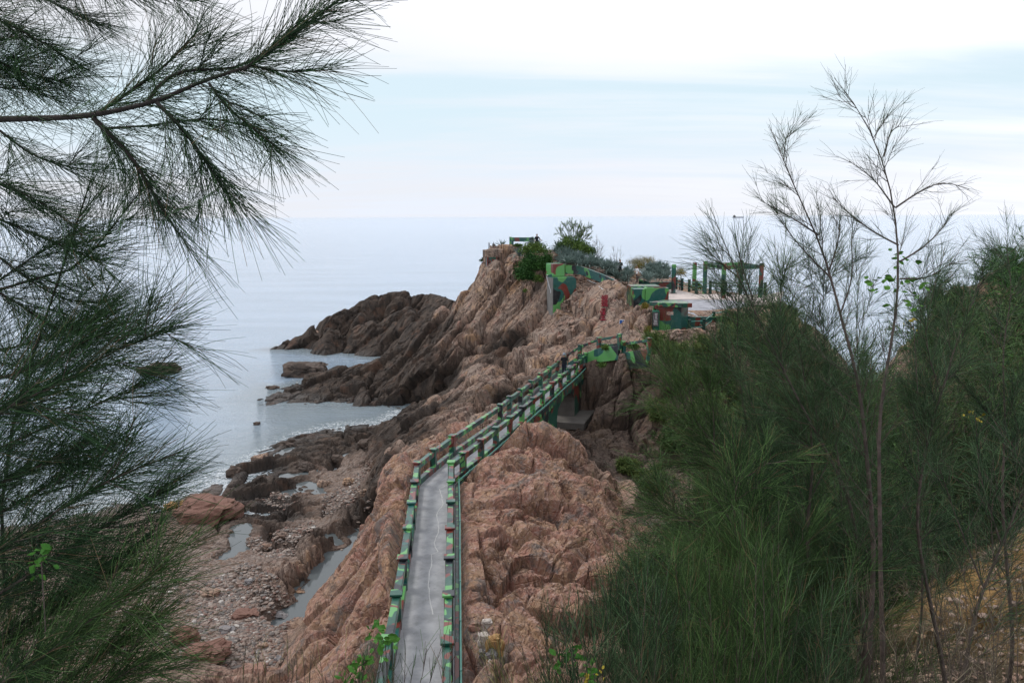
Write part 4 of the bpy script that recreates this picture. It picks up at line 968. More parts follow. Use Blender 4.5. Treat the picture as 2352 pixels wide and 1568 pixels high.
for (x, yt, yb, lb) in ((1089, 912, 1010, 'short green rod in front of the bunker entrance'), (1117, 950, 1070, 'rusty fence rod in front of the bunker entrance'), (1229, 1020, 1135, 'rusty fence rod on the ridge left of the red characters'), (1832, 700, 800, 'rusty fence rod behind the lettered rock')):
    px, pyb = z5(x, yb); dd = min(70.5, raydepth(px, pyb, 50)-.05); b_ = P(*z5(x, yt), dd); a_ = P(px, pyb+3, dd+.1)
    mb = MB(); mb.tube([a_, b_], .035, 6); tag(mb.build('fence_rod', M['rust']), lb, 'rod', 'rusty fence rods on the cliff')
# -- writing
def text_mesh(name, s, mat, place, parent=None, n_sub=0):
    cu_ = bpy.data.curves.new(name, 'FONT'); cu_.body = s; cu_.extrude = .02; cu_.offset = .004 if s != '51' else 0.0; cu_.resolution_u = 3
    o = bpy.data.objects.new(name+'_tmp', cu_); C.objects.link(o); bpy.context.view_layer.update()
    dg = bpy.context.evaluated_depsgraph_get(); me_ = bpy.data.meshes.new_from_object(o.evaluated_get(dg)); bpy.data.objects.remove(o); bpy.data.curves.remove(cu_)
    V_ = np.array([v.co for v in me_.vertices]); mn, mx = V_.min(0), V_.max(0); U_ = (V_-mn)/(mx-mn)
    out_ = place(U_)
    for v, c in zip(me_.vertices, out_): v.co = [float(k) for k in c]
    me_.name = name; me_.materials.clear()
    return link_mesh(name, me_, mat, parent)
ch = empty('red_inscription', P(*z6(670, 980), 63), 0, 'two large red Chinese characters written down the side of the domed rock', 'inscription')
for s_, (x0_, x1_, y0_, y1_, sh) in (('鐵', (612, 772, 682, 972, -10)), ('堡', (582, 722, 992, 1278, -8))):
    smp = []
    for u in np.linspace(0, 1, 6):
        for v in np.linspace(0, 1, 6):
            px, py = z6(x0_+(x1_-x0_)*u, y1_+(y0_-y1_)*v); smp.append((u, v, raydepth(px, py, 52, 90, .04)))
    smp = np.array(smp); cf, *_ = np.linalg.lstsq(np.c_[smp[:, :2], np.ones(len(smp))], smp[:, 2], rcond=None)
    res = smp[:, 2]-(smp[:, :2]@cf[:2]+cf[2]); off = np.percentile(res, 12)
    def pl_(U_, x0_=x0_, x1_=x1_, y0_=y0_, y1_=y1_, cf=cf, off=off, sh=sh):
        o = []
        for u, v, w_ in U_:
            px, py = z6(x0_+(x1_-x0_)*u+sh*(1-v), y1_+(y0_-y1_)*v); o.append(P(px, py, cf[0]*u+cf[1]*v+cf[2]+off-.02-.10*w_+.10))
        return o
    text_mesh('character', s_, M['red_paint'], pl_, ch)
x0_, y0_ = z6(1040, 1365); dS = min(raydepth(*z6(x_, y_), 50) for x_ in (1040, 1095, 1150) for y_ in (1275, 1365))-.12
sg = empty('number_sign', P(*z6(1095, 1320), dS), 0, 'small blue sign with white border reading 51 on rock right of the inscription', 'sign')
cS = P(*z6(1096, 1320), dS); uS = np.array([math.cos(R(-4)), 0, math.sin(R(-4))]); vS = np.array([-uS[2], 0, uS[0]])
def brd(mb, w_, h_, y_, t_):
    vs = [cS+uS*a*w_/2+vS*b*h_/2+[0, y_+c, 0] for c in (0, t_) for a, b in ((-1, -1), (1, -1), (1, 1), (-1, 1))]
    mb.add(vs, [(0, 1, 2, 3), (7, 6, 5, 4), (0, 4, 5, 1), (1, 5, 6, 2), (2, 6, 7, 3), (3, 7, 4, 0)])
mb = MB(); brd(mb, .42, .335, 0, .03); mb.build('border', M['white'], sg)
mb = MB(); brd(mb, .37, .285, -.006, .005); mb.build('panel', M['sign_blue'], sg)
text_mesh('number', '51', M['white'], lambda U_: [cS+uS*(-.02+.155*u)+vS*(-.085+.17*v)+np.array([0, -.016+.006*w_, 0]) for u, v, w_ in U_], sg)
mb = MB(); mb.tube([cS+[0, .03, 0], cS+[0, .55, -.05]], .03, 6); mb.build('bracket', M['rust'], sg)
# -- ship on the horizon
sp0 = P(1695, 494.2, 6000); sp0[2] = 0
sh_ = empty('cargo_ship', sp0, 0, 'tiny cargo ship far away on the horizon', 'ship')
mb = MB(); mb.prism([(sp0[0]-42, sp0[1]), (sp0[0]-36, sp0[1]-7), (sp0[0]+30, sp0[1]-7), (sp0[0]+44, sp0[1]), (sp0[0]+30, sp0[1]+7), (sp0[0]-36, sp0[1]+7)], 0, 6); mb.build('hull', M['sign_grey'], sh_)
mb = MB(); mb.box((sp0[0]-28, sp0[1], 11), (12, 10, 10)); mb.box((sp0[0]-28, sp0[1], 18), (5, 5, 5)); mb.build('bridge_house', M['concrete'], sh_)
# ---------------------------------------------------------------- boulders and pebbles
def on_ground(px, py, d0=18, d1=130):
    d = raydepth(px, py, d0, d1, .06); p = P(px, py, d); return p, d
def boulder(name, px, py, wpx, hpx, mat, label, cat='boulder', group=None, flat=.8, d=None, seed=None, z=None, depth_k=.8, boxy=.75):
    """px,py = middle of the foot, wpx/hpx its size in the reference"""
    if z is not None: p = Q(px, py, z); dd = (p-CAM)@_f
    else: p, dd = on_ground(px, py)
    s = wpx/F*dd/2; h = hpx/F*dd/2*1.15
    seed = seed or int(px*7+py)
    bm = bmesh.new(); bmesh.ops.create_icosphere(bm, subdivisions=4, radius=1)
    V_ = np.array([v.co for v in bm.verts])
    f1, e, c_, pl = worley(V_*1.15+seed*1.7, seed)
    n_ = 1+.28*(c_-.5)+.34*pl-.10*np.exp(-(e/.07)**2)+.16*vnoise(V_*2.2+seed, seed+3)+.07*vnoise(V_*5+seed, seed+4)+.035*vnoise(V_*11+seed, seed+5)
    V_ = np.sign(V_)*np.abs(V_)**boxy*n_[:, None]
    V_ = V_*np.array([s, s*depth_k, h]); V_[:, 2] = np.maximum(V_[:, 2], -h*.95)
    V_ += p+np.array([0, s*depth_k*.6, h*.62])
    for v, c in zip(bm.verts, V_): v.co = [float(k) for k in c]
    me_ = bpy.data.meshes.new(name); bm.to_mesh(me_); bm.free()
    return tag(link_mesh(name, me_, mat), label, cat, group)
boulder('boulder', 466, 1210, 140, 62, M['boulder_red'], 'large reddish brown boulder at the edge of the beach behind the pine needles', z=.7)
boulder('boulder', 738, 782, 46, 24, M['boulder'], 'pale flat topped boulder perched on the tip of the far dark promontory', z=.5, boxy=.6)
boulder('sea_rock', 690, 868, 82, 34, M['boulder_dark'], 'black rock standing in the water off the middle promontory, larger of two', 'rock', 'rocks standing in the sea', z=-.15)
boulder('sea_rock', 728, 858, 40, 22, M['boulder_dark'], 'smaller black rock touching the larger one off the middle promontory', 'rock', 'rocks standing in the sea', z=-.1)
boulder('sea_rock', 362, 861, 80, 24, M['boulder_dark'], 'lone low mossy rock far out in the water at left', 'rock', 'rocks standing in the sea', z=-.15)
boulder('sea_rock', 589, 977, 14, 8, M['boulder_dark'], 'tiny rock tip in open water left of the middle promontory', 'rock', 'rocks standing in the sea', z=-.05)
boulder('sea_rock', 624, 894, 26, 8, M['boulder_dark'], 'wave washed rock just off the tip of the middle promontory', 'rock', 'rocks standing in the sea', z=-.05)
boulder('sea_rock', 657, 1036, 30, 18, M['boulder_dark'], 'black rock in the foam beside the reef, farthest from the beach', 'rock', 'rocks standing in the sea', z=-.05)
boulder('sea_rock', 596, 1062, 30, 18, M['boulder'], 'rounded brown rock in the foam beside the reef', 'rock', 'rocks standing in the sea', z=-.05)
boulder('sea_rock', 536, 1098, 34, 26, M['boulder_dark'], 'black rock at the near end of the reef where the waves break', 'rock', 'rocks standing in the sea', z=-.05)
bl = [(838, 1030, 34, 20, 'boulder_dark', 'dark boulder among the upper tide pools below the cliff'), (730, 1366, 16, 12, 'boulder_red', 'small reddish boulder sitting in the long tide pool'),
      (690, 1372, 26, 16, 'boulder', 'tan boulder at the edge of the long tide pool'), (800, 1115, 26, 16, 'boulder', 'tan boulder among pebbles below the cliff'), (740, 1118, 22, 14, 'boulder', 'brown boulder beside the middle tide pools'),
      (836, 1140, 24, 16, 'boulder', 'brown boulder close to the foot of the pink rock'), (648, 1236, 24, 12, 'boulder', 'large tan boulder on the pebble patch behind the small pool'), (622, 1231, 20, 12, 'boulder', 'smaller tan boulder next to the large one on the pebble patch'),
      (610, 1262, 26, 12, 'boulder', 'flat brown boulder in front of the pebble patch'), (478, 1372, 40, 16, 'boulder', 'flat tan slab lying on the pinkish gravel'), (560, 1420, 50, 14, 'boulder_red', 'long low reddish slab in the gravel'),
      (640, 1425, 34, 14, 'boulder_grey', 'grey slab in the gravel beside the long tide pool'), (520, 1455, 30, 14, 'boulder_grey', 'grey stone in the middle of the gravel'), (430, 1168, 36, 18, 'boulder_ochre', 'yellowish boulder at the waterline left of the big red boulder'),
      (390, 1172, 30, 16, 'boulder_ochre', 'yellowish boulder at the waterline, farther left'), (470, 1520, 90, 34, 'boulder_red', 'broad reddish outcrop boulder at the bottom left of the beach'), (420, 1480, 60, 34, 'boulder_red', 'reddish boulder above the bottom left outcrop'),
      (600, 1490, 22, 12, 'boulder', 'tan stone low on the gravel'), (640, 1520, 20, 12, 'boulder_grey', 'grey stone near the bottom of the gravel'), (570, 1340, 20, 10, 'boulder_grey', 'grey stone at the top of the gravel'),
      (900, 1048, 30, 20, 'boulder', 'brown boulder wedged at the foot of the front ridge'), (770, 1062, 30, 16, 'boulder_dark', 'dark boulder on the reef below the upper pools'), (700, 1080, 34, 18, 'boulder_dark', 'dark boulder in the middle of the reef')]
for x, y, w_, h_, m_, lb in bl: boulder('boulder', x, y, w_, h_, M[m_], lb, 'boulder', 'boulders on the beach')
st = [(1113, 1487, 27, 34, 'boulder_white', 'white cracked block lying on the right rock beside the ochre stone'), (1137, 1500, 38, 42, 'boulder_ochre', 'ochre yellow block lying on the right rock beside the railing'),
      (1128, 1516, 24, 20, 'boulder_grey', 'grey stone just below the white and ochre blocks'), (1108, 1508, 16, 16, 'boulder_grey', 'small dark grey stone left of the grey one below the blocks'), (1090, 1448, 26, 18, 'boulder', 'tan stone above the white block by the railing'),
      (1118, 1440, 22, 16, 'boulder_white', 'small pale stone above the white block'), (1130, 1530, 16, 14, 'boulder_white', 'small pale stone lowest in the group below the blocks')]
for x, y, w_, h_, m_, lb in st: boulder('loose_stone', x, y, w_, h_, M[m_], lb, 'stone', 'loose stones on the right rock', boxy=.6)
# rubble by the pillbox and under the curved wall
for x, y, w_, h_, lb in ((1600, 768, 30, 14, 'flat grey slab at the foot of the pillbox, right end'), (1560, 775, 34, 18, 'rough grey block at the foot of the pillbox, middle'), (1525, 782, 22, 16, 'pinkish block at the foot of the pillbox, left end'),
                         (1400, 850, 20, 14, 'pale block on the red cliff under the parapet'), (1470, 855, 30, 16, 'grey block high on the red cliff under the shrubs')):
    boulder('rubble_block', x, y, w_, h_, M['boulder'], lb, 'stone', 'rubble blocks near the pillbox', boxy=.55)
# pebbles
ico = bmesh.new(); bmesh.ops.create_icosphere(ico, subdivisions=1, radius=1)
IV = np.array([v.co for v in ico.verts]); IF = np.array([[v.index for v in f.verts] for f in ico.faces]); ico.free()
def inpoly(x, y, poly):
    r_ = np.zeros(x.shape, bool); n = len(poly)
    for i in range(n):
        x0, y0 = poly[i]; x1, y1 = poly[(i+1) % n]
        c = ((y0 > y) != (y1 > y)) & (x < (x1-x0)*(y-y0)/(y1-y0+1e-12)+x0); r_ ^= c
    return r_
def pebbles(n, zones, smin, smax, mats, name='gravel', seed=1):
    r_ = np.random.default_rng(seed); pos = []
    for poly, share, z in zones:
        w_ = [Q(x, y, z)[:2] for x, y in poly]; xs = [p[0] for p in w_]; ys = [p[1] for p in w_]; k = int(n*share)
        X_ = r_.uniform(min(xs), max(xs), k*4); Y_ = r_.uniform(min(ys), max(ys), k*4); m = inpoly(X_, Y_, w_); pos.append(np.stack([X_[m], Y_[m]], 1)[:k])
    pos = np.concatenate(pos); n = len(pos); z = hgt(pos[:, 0], pos[:, 1])
    s = smin*(smax/smin)**(r_.random(n)**1.8)
    sc_ = np.stack([s*r_.uniform(.8, 1.5, n), s*r_.uniform(.7, 1.1, n), s*r_.uniform(.35, .8, n)], 1)
    th = r_.uniform(0, 6.28, n)
    V_ = IV[None]*(1+r_.uniform(-.22, .22, (n, len(IV), 1)))*sc_[:, None]
    x = V_[..., 0]*np.cos(th)[:, None]-V_[..., 1]*np.sin(th)[:, None]; y = V_[..., 0]*np.sin(th)[:, None]+V_[..., 1]*np.cos(th)[:, None]
    V_ = np.stack([x+pos[:, :1], y+pos[:, 1:], V_[..., 2]+(z+sc_[:, 2]*.35)[:, None]], -1).reshape(-1, 3)
    F_ = (IF[None]+(np.arange(n)*len(IV))[:, None, None]).reshape(-1, 3)
    me_ = np_mesh(name, V_, F_); add_attr(me_, 'tint', np.repeat(r_.random(n), len(IV)))
    return tag(link_mesh(name, me_, mats), kind='stuff')
pm = NT('pebble_stone'); c_ = pm.ramp(pm.attr('tint'), [(0, (.20, .145, .12)), (.25, (.12, .10, .09)), (.42, (.24, .185, .155)), (.58, (.15, .135, .125)), (.72, (.28, .235, .205)), (.84, (.17, .10, .08)), (.96, (.42, .39, .36)), (1, (.22, .17, .12))], 'CONSTANT')
pm.bsdf(c_, .7, pm.bump(pm.noise(pm.coord(), 30, 3), .3, .01), .35)
zon = [([(470, 1330), (560, 1270), (640, 1330), (660, 1420), (650, 1568), (430, 1568), (440, 1440)], .46, 2.0), ([(560, 1240), (640, 1215), (720, 1200), (740, 1240), (650, 1300), (600, 1290)], .12, 1.25),
       ([(740, 1140), (800, 1100), (850, 1080), (860, 1110), (800, 1170), (740, 1190)], .12, 1.0), ([(600, 1130), (660, 1120), (690, 1150), (620, 1165)], .04, .8), ([(300, 1250), (470, 1330), (430, 1568), (150, 1568)], .14, 1.9),
       ([(1455, 1130), (1500, 1100), (1520, 1200), (1480, 1260), (1440, 1225)], .03, 2.0), ([(640, 1380), (720, 1330), (840, 1180), (860, 1200), (760, 1330), (690, 1440), (655, 1480)], .09, 1.6)]
pebbles(13000, zon, .028, .12, pm.m)
# rubble skin on the slope under the curved wall, and along the foot of the pillbox
rub = [([(1290, 640), (1370, 640), (1400, 665), (1330, 690), (1285, 690)], .75, 12.2), ([(1530, 770), (1660, 765), (1660, 790), (1530, 790)], .25, 9.2)]
pebbles(500, rub, .10, .28, M['boulder'], 'rubble', 5)
bank = [([(2020, 1380), (2150, 1250), (2352, 1150), (2400, 1568), (1950, 1568)], 1.0, 13.8)]
pebbles(1500, bank, .012, .06, M['boulder'], 'bank_rubble', 8)
# ---------------------------------------------------------------- people
def person(loc, h, face, parts, label, arms='down', step=.1, slim=1.0, cap=None, hair_long=False):
    """standing figure; face = heading angle the front points to; parts = (shirt, trousers, shoes)"""
    o = empty('person', loc, face, label, 'person')
    k = h/1.75
    J = {'pelvis': (0, 0, .95), 'waist': (0, .0, 1.08), 'chest': (0, .0, 1.32), 'neck': (0, .0, 1.48), 'head0': (0, -.01, 1.56), 'head1': (0, -.015, 1.68), 'head2': (0, -.01, 1.755)}
    Rr = {'pelvis': (.15*slim, .11), 'waist': (.135*slim, .10), 'chest': (.165*slim, .115), 'neck': (.055, .06), 'head0': (.062, .075), 'head1': (.078, .095), 'head2': (.055, .065)}
    E = [('pelvis', 'waist'), ('waist', 'chest'), ('chest', 'neck'), ('neck', 'head0'), ('head0', 'head1'), ('head1', 'head2')]
    for s, sg_ in (('l', -1), ('r', 1)):
        J['hip'+s] = (.09*sg_, 0, .90); Rr['hip'+s] = (.095*slim, .10)
        J['knee'+s] = (.10*sg_, -.03-step*.5*sg_, .50); Rr['knee'+s] = (.058, .062)
        J['ank'+s] = (.10*sg_, .02-step*sg_, .09); Rr['ank'+s] = (.04, .045)
        J['toe'+s] = (.115*sg_, -.15-step*sg_, .035); Rr['toe'+s] = (.04, .03)
        E += [('pelvis', 'hip'+s), ('hip'+s, 'knee'+s), ('knee'+s, 'ank'+s), ('ank'+s, 'toe'+s)]
        J['sh'+s] = (.185*sg_*slim, .0, 1.43); Rr['sh'+s] = (.058, .062)
        if arms == 'down' or (arms == 'raise_l' and sg_ > 0) or (arms == 'rail' and sg_ < 0):
            J['el'+s] = (.235*sg_, .03, 1.14); J['wr'+s] = (.245*sg_, -.05, .90); hd = (.245*sg_, -.075, .82); fd = Vector((0, -.15, -1))
        elif arms == 'front':
            J['el'+s] = (.22*sg_, -.03, 1.15); J['wr'+s] = (.10*sg_, -.24, 1.12); hd = (.05*sg_, -.29, 1.14); fd = Vector((-sg_*.6, -.6, .1))
        elif arms == 'rail':
            J['el'+s] = (.36*sg_, .0, 1.20); J['wr'+s] = (.50*sg_, -.06, 1.06); hd = (.56*sg_, -.07, 1.03); fd = Vector((sg_, 0, -.5))
        else:
            J['el'+s] = (.27*sg_, -.12, 1.22); J['wr'+s] = (.12*sg_, -.16, 1.46); hd = (.09*sg_, -.15, 1.54); fd = Vector((-.2*sg_, .1, 1))
        Rr['el'+s] = (.040, .042); Rr['wr'+s] = (.027, .03); J['hd'+s] = hd; Rr['hd'+s] = (.034, .02)
        E += [('chest', 'sh'+s), ('sh'+s, 'el'+s), ('el'+s, 'wr'+s), ('wr'+s, 'hd'+s)]
        fd.normalize(); sdv = Vector((0, 1, 0)) if abs(fd.y) < .7 else Vector((1, 0, 0))
        for q in range(5):
            L_ = (.075, .085, .08, .065, .05)[q]; off = (q-1.5)*.017 if q < 4 else -.035
            b = Vector(hd)+sdv*off; t1 = b+fd*L_*.55; t2 = b+(fd*.85+Vector((-.25*sg_, -.1, 0))*.6).normalized()*L_
            J[f'f{s}{q}a'] = tuple(t1); J[f'f{s}{q}b'] = tuple(t2); Rr[f'f{s}{q}a'] = (.009, .009); Rr[f'f{s}{q}b'] = (.007, .007)
            E += [('hd'+s, f'f{s}{q}a'), (f'f{s}{q}a', f'f{s}{q}b')]
    names = list(J); me = bpy.data.meshes.new('body_tmp'); me.from_pydata([tuple(c*k for c in J[n]) for n in names], [(names.index(a), names.index(b)) for a, b in E], [])
    t = bpy.data.objects.new('body_tmp', me); C.objects.link(t); t.modifiers.new('s', 'SKIN'); sv = me.skin_vertices[0].data
    for i, n in enumerate(names): sv[i].radius = (Rr[n][0]*k, Rr[n][1]*k)
    sv[0].use_root = True
    t.modifiers.new('u', 'SUBSURF').levels = 2
    bpy.context.view_layer.update(); dg = bpy.context.evaluated_depsgraph_get(); bm_ = bpy.data.meshes.new_from_object(t.evaluated_get(dg)); bpy.data.objects.remove(t)
    bm_.name = 'body'; 
    for p in bm_.polygons: p.use_smooth = True
    bm_.update()
    co_ = np.array([v.co for v in bm_.vertices])/k; no_ = np.array([v.normal for v in bm_.vertices])
    # face: nose, brow and chin pushed out of the skinned head
    hz_ = co_[:, 2]; fr = (hz_ > 1.5) & (co_[:, 1] < -.05)
    nose = fr & (np.abs(co_[:, 0]) < .02) & (np.abs(hz_-1.62) < .03)
    for i in np.where(nose)[0]: bm_.vertices[i].co.y -= .018*k
    b_ = bpy.data.objects.new('body', bm_); C.objects.link(b_); b_.parent = o; bm_.materials.clear(); bm_.materials.append(M['skin'])
    for sx_ in (-1, 1):
        for nm, cz, cy, rad, m_ in (('eye', 1.635, -.102, .011, M['black']), ('ear', 1.63, -.005, .022, M['skin'])):
            mb = MB(); c0 = (sx_*(.03 if nm == 'eye' else .079)*k, cy*k, cz*k); stone(mb, c0, (rad*k, rad*k*.7, rad*k*(1.0 if nm == 'eye' else 1.5)), 3); e_ = mb.build(nm, m_); e_.parent = o
    arm_n = lambda c: (np.abs(c[:, 0]) > .19*slim)
    def cloth(name, fn, mat, off):
        sel = fn(co_); fcs = [p for p in bm_.polygons if all(sel[v] for v in p.vertices)]
        if not fcs: return
        us = sorted({v for p in fcs for v in p.vertices}); mp = {v: i for i, v in enumerate(us)}
        m2 = bpy.data.meshes.new(name); m2.from_pydata([tuple((co_[v]+no_[v]*off)*k) for v in us], [], [tuple(mp[v] for v in p.vertices) for p in fcs])
        for p in m2.polygons: p.use_smooth = True
        q = bpy.data.objects.new(name, m2); C.objects.link(q); q.parent = o; m2.materials.append(mat); return q
    cloth('shirt', lambda c: (c[:, 2] > .92) & (c[:, 2] < 1.50) & ((np.abs(c[:, 0]) < .185*slim) | (c[:, 2] > 1.20)) & ((np.abs(c[:, 0]) < .30)), parts[0], .014)
    cloth('trousers', lambda c: (c[:, 2] > .10) & (c[:, 2] < 1.0) & (np.abs(c[:, 0]) < .195), parts[1], .012)
    cloth('shoes', lambda c: (c[:, 2] < .12), parts[2], .008)
    low = 1.46 if hair_long else 1.60
    cloth('hair', lambda c: (c[:, 2] > low) & ((c[:, 1] > -.03) | (c[:, 2] > 1.70)) & (np.abs(c[:, 0]) < .12), M['hair'], .012)
    if cap:
        mb = MB(); n = 16; vs = []
        for r_, z_ in ((.155, 1.655), (.150, 1.668), (.098, 1.70), (.090, 1.78), (.06, 1.80)):
            vs += [(r_*math.cos(2*math.pi*i/n)*k, (r_*1.08*math.sin(2*math.pi*i/n)-.01)*k, z_*k) for i in range(n)]
        fs = [(j*n+i, j*n+(i+1) % n, (j+1)*n+(i+1) % n, (j+1)*n+i) for j in range(4) for i in range(n)]+[tuple(range(4*n, 5*n))]
        mb.add(vs, fs); h_ = mb.build('bucket_hat', cap, smooth=True); h_.parent = o
    return o
# the body is modelled facing -Y; face turns it about Z
pp = Q(*z3(733, 458), DK+1.76)
person((pp[0], pp[1], DK), 1.72, R(170), (M['cloth_black'], M['cloth_navy'], M['black']), 'person in a grey bucket hat and black clothes walking away along the bridge', 'down', .12, cap=M['cloth_grey'])
def stand(px, py_head, d, h): p = P(px, py_head, d); return (p[0], p[1], p[2]-h)
a_ = stand(*z9(1555, 440), 79.6, 1.74); person(a_, 1.74, R(20), (M['cloth_black'], M['cloth_olive'], M['black']), 'man in a black t-shirt and olive trousers standing beside the railing on the peak', 'rail')
a_ = stand(*z5(1746, 518), 76.8, 1.74); person(a_, 1.74, R(-15), (M['cloth_black'], M['cloth_black'], M['black']), 'man in black clothes standing among the agaves with hands together', 'front')
a_ = stand(*z5(1944, 592), 74.2, 1.60); person(a_, 1.60, R(-70), (M['cloth_white'], M['cloth_brown'], M['black']), 'woman in a white top and brown trousers raising a hand beside the agaves', 'raise_l', slim=.88, hair_long=True)
# ---------------------------------------------------------------- plants
def tube_mesh(name, paths, rads, sides=3, tint=None, mat=None, parent=None, ribbon=False):
    """paths (N,K,3), rads (N,K)"""
    N_, K_, _ = paths.shape
    T_ = np.gradient(paths, axis=1); T_ /= np.linalg.norm(T_, axis=-1, keepdims=True)+1e-12
    ref = np.random.default_rng(N_).normal(size=(N_, 1, 3)); ref /= np.linalg.norm(ref, axis=-1, keepdims=True)
    A = np.cross(T_, ref); A /= np.linalg.norm(A, axis=-1, keepdims=True)+1e-12; B = np.cross(T_, A)
    if ribbon:
        V_ = np.stack([paths-A*rads[..., None], paths+A*rads[..., None]], 2); sides = 2
    else:
        V_ = np.stack([paths+(A*math.cos(2*math.pi*k/sides)+B*math.sin(2*math.pi*k/sides))*rads[..., None] for k in range(sides)], 2)
    V_ = V_.reshape(-1, 3); b = (np.arange(N_)*K_*sides)[:, None, None]; r = (np.arange(K_-1)*sides)[None, :, None]
    if ribbon:
        F_ = np.stack([b+r+0, b+r+1, b+r+3, b+r+2], -1).reshape(-1, 4)
    else:
        k = np.arange(sides)[None, None, :]; k2 = (k+1) % sides
        F_ = np.stack([b+r+k, b+r+k2, b+r+sides+k2, b+r+sides+k], -1).reshape(-1, 4)
    me_ = np_mesh(name, V_, F_, True)
    if tint is not None: add_attr(me_, 'tint', np.repeat(tint, K_*sides))
    return link_mesh(name, me_, mat, parent)
def unit(v): return v/(np.linalg.norm(v, axis=-1, keepdims=True)+1e-12)
def resample(pts, n):
    pts = np.asarray(pts, float); L = np.r_[0, np.cumsum(np.linalg.norm(np.diff(pts, axis=0), axis=1))]; t = np.linspace(0, L[-1], n)
    o = np.stack([np.interp(t, L, pts[:, i]) for i in range(3)], 1)
    for _ in range(2): o[1:-1] = (o[:-2]+2*o[1:-1]+o[2:])/4
    return o
class Plant:
    def __init__(s, seed, K=5): s.K = K; s.r = np.random.default_rng(seed); s.wood = []; s.np_ = []; s.nr = []; s.nt = []
    def branch(s, pts, r0, r1, n=10):
        p = resample(pts, n); s.wood.append((p, np.linspace(r0, r1, n))); return p
    def needles(s, p, n, L, rad, t0=0.0, ang=(14, 48), curl=.35, droop=.10, K=5, tip=True, lj=.35):
        """n needles along the polyline p"""
        if n <= 0: return
        K = s.K
        m = len(p); t = t0+(1-t0)*s.r.random(n); u = t*(m-1); i = np.minimum(u.astype(int), m-2); f = (u-i)[:, None]
        base_ = p[i]*(1-f)+p[i+1]*f; tg = unit(p[i+1]-p[i])
        rv = unit(s.r.normal(size=(n, 3))); side = unit(np.cross(tg, rv)); a = np.radians(s.r.uniform(*ang, n))[:, None]
        d = unit(tg*np.cos(a)+side*np.sin(a)); L_ = L*(1-lj+lj*2*s.r.random(n))*(1-.35*t)
        bend = tg*curl-side*curl*.6+s.r.normal(size=(n, 3))*.24; bend[:, 2] -= droop*1.6
        q = np.linspace(0, 1, K)[None, :, None]
        path = base_[:, None]+L_[:, None, None]*(d[:, None]*q+bend[:, None]*q*q*.55)
        s.np_.append(path); s.nr.append(rad*np.linspace(1, .55, K)[None].repeat(n, 0)*s.r.uniform(.8, 1.2, (n, 1))); s.nt.append(s.r.random(n)**3*.8)
    def twigs(s, p, n, L, r, nn, nL, nrad, t0=.15, t1=1.0, ang=(25, 55), up=.15, taper=.6, ang2=0, **kw):
        m = len(p); out_ = []
        for _ in range(n):
            t = t0+(t1-t0)*s.r.random(); u = t*(m-1); i = min(int(u), m-2); b = p[i]+(p[i+1]-p[i])*(u-i); tg = unit(p[i+1]-p[i])
            sd_ = unit(np.cross(tg, unit(s.r.normal(size=3)))); a = R(s.r.uniform(*ang)); d = tg*math.cos(a)+sd_*math.sin(a)
            l_ = L*(1-taper*t)*s.r.uniform(.6, 1.25); bend = tg*.25+np.array([0, 0, up])+s.r.normal(size=3)*.12
            q = np.linspace(0, 1, 5)[:, None]; tp = b+l_*(d*q+bend*q*q*.5)
            s.wood.append((tp, np.linspace(r, r*.4, 5))); s.needles(tp, int(nn*l_/L), nL, nrad, .05, **(dict(ang=(12, 75), curl=.12) if ang2 else {})); out_.append(tp)
        return out_
    def build(s, name, label, base_, mat, group=None, cat='tree', sides=3, ribbon=False, bark=None, extra=None):
        o = empty(name, base_, 0, label, cat, group)
        V_ = []; F_ = []; nb = 0; S_ = 6 if not ribbon else 4
        for p, r_ in s.wood:
            K_ = len(p); T_ = unit(np.gradient(p, axis=0)); ref = np.array([.31, .22, .1]) if abs(T_[0][2]) > .8 else np.array([0, 0, 1.0])
            A = unit(np.cross(T_, ref)); B = np.cross(T_, A); rr_ = np.asarray(r_)[:, None]
            ring = np.stack([p+(A*math.cos(2*math.pi*k/S_)+B*math.sin(2*math.pi*k/S_))*rr_ for k in range(S_)], 1).reshape(-1, 3)
            V_.append(ring); i = (np.arange(K_-1)*S_)[:, None]; k = np.arange(S_)[None]; k2 = (k+1) % S_
            F_.append((nb+np.stack([i+k, i+k2, i+S_+k2, i+S_+k], -1)).reshape(-1, 4)); nb += len(ring)
        if V_: link_mesh('branches' if cat != 'tree' else 'trunk', np_mesh('branches', np.concatenate(V_), np.concatenate(F_), True), bark or M['bark'], o)
        if s.np_:
            tube_mesh('crown' if cat == 'tree' else 'foliage', np.concatenate(s.np_), np.concatenate(s.nr), sides, np.concatenate(s.nt), mat, o, ribbon)
        return o
def PP(lst, d=None): return [P(x[0], x[1], x[2] if len(x) > 2 else d) for x in lst]
NR = .00095
# ---- left foreground tree
t = Plant(101)
main = t.branch(PP([(-260, 300, 2.5), (-60, 275, 2.4), (100, 272, 2.35), (210, 268, 2.3), (340, 238, 2.25), (400, 222, 2.2), (440, 190, 2.2), (560, 160, 2.15), (585, 148, 2.15)]), .0135, .004, 22)
tipb = t.branch(PP([(560, 160, 2.15), (640, 105, 2.1), (700, 60, 2.1), (770, 5, 2.1), (800, -15, 2.1)]), .005, .002, 10)
tip2 = t.branch(PP([(580, 152, 2.15), (660, 168, 2.12), (760, 160, 2.1)]), .003, .0012, 8)
b3 = t.branch(PP([(215, 272, 2.3), (300, 355, 2.3), (350, 440, 2.28), (385, 500, 2.25)]), .008, .003, 12)
b4 = t.branch(PP([(360, 236, 2.2), (430, 305, 2.2), (480, 385, 2.18), (530, 460, 2.15)]), .006, .002, 10)
b5 = t.branch(PP([(335, 240, 2.25), (380, 165, 2.3), (440, 156, 2.3), (540, 165, 2.25), (650, 95, 2.2), (720, 20, 2.2)]), .006, .002, 12)
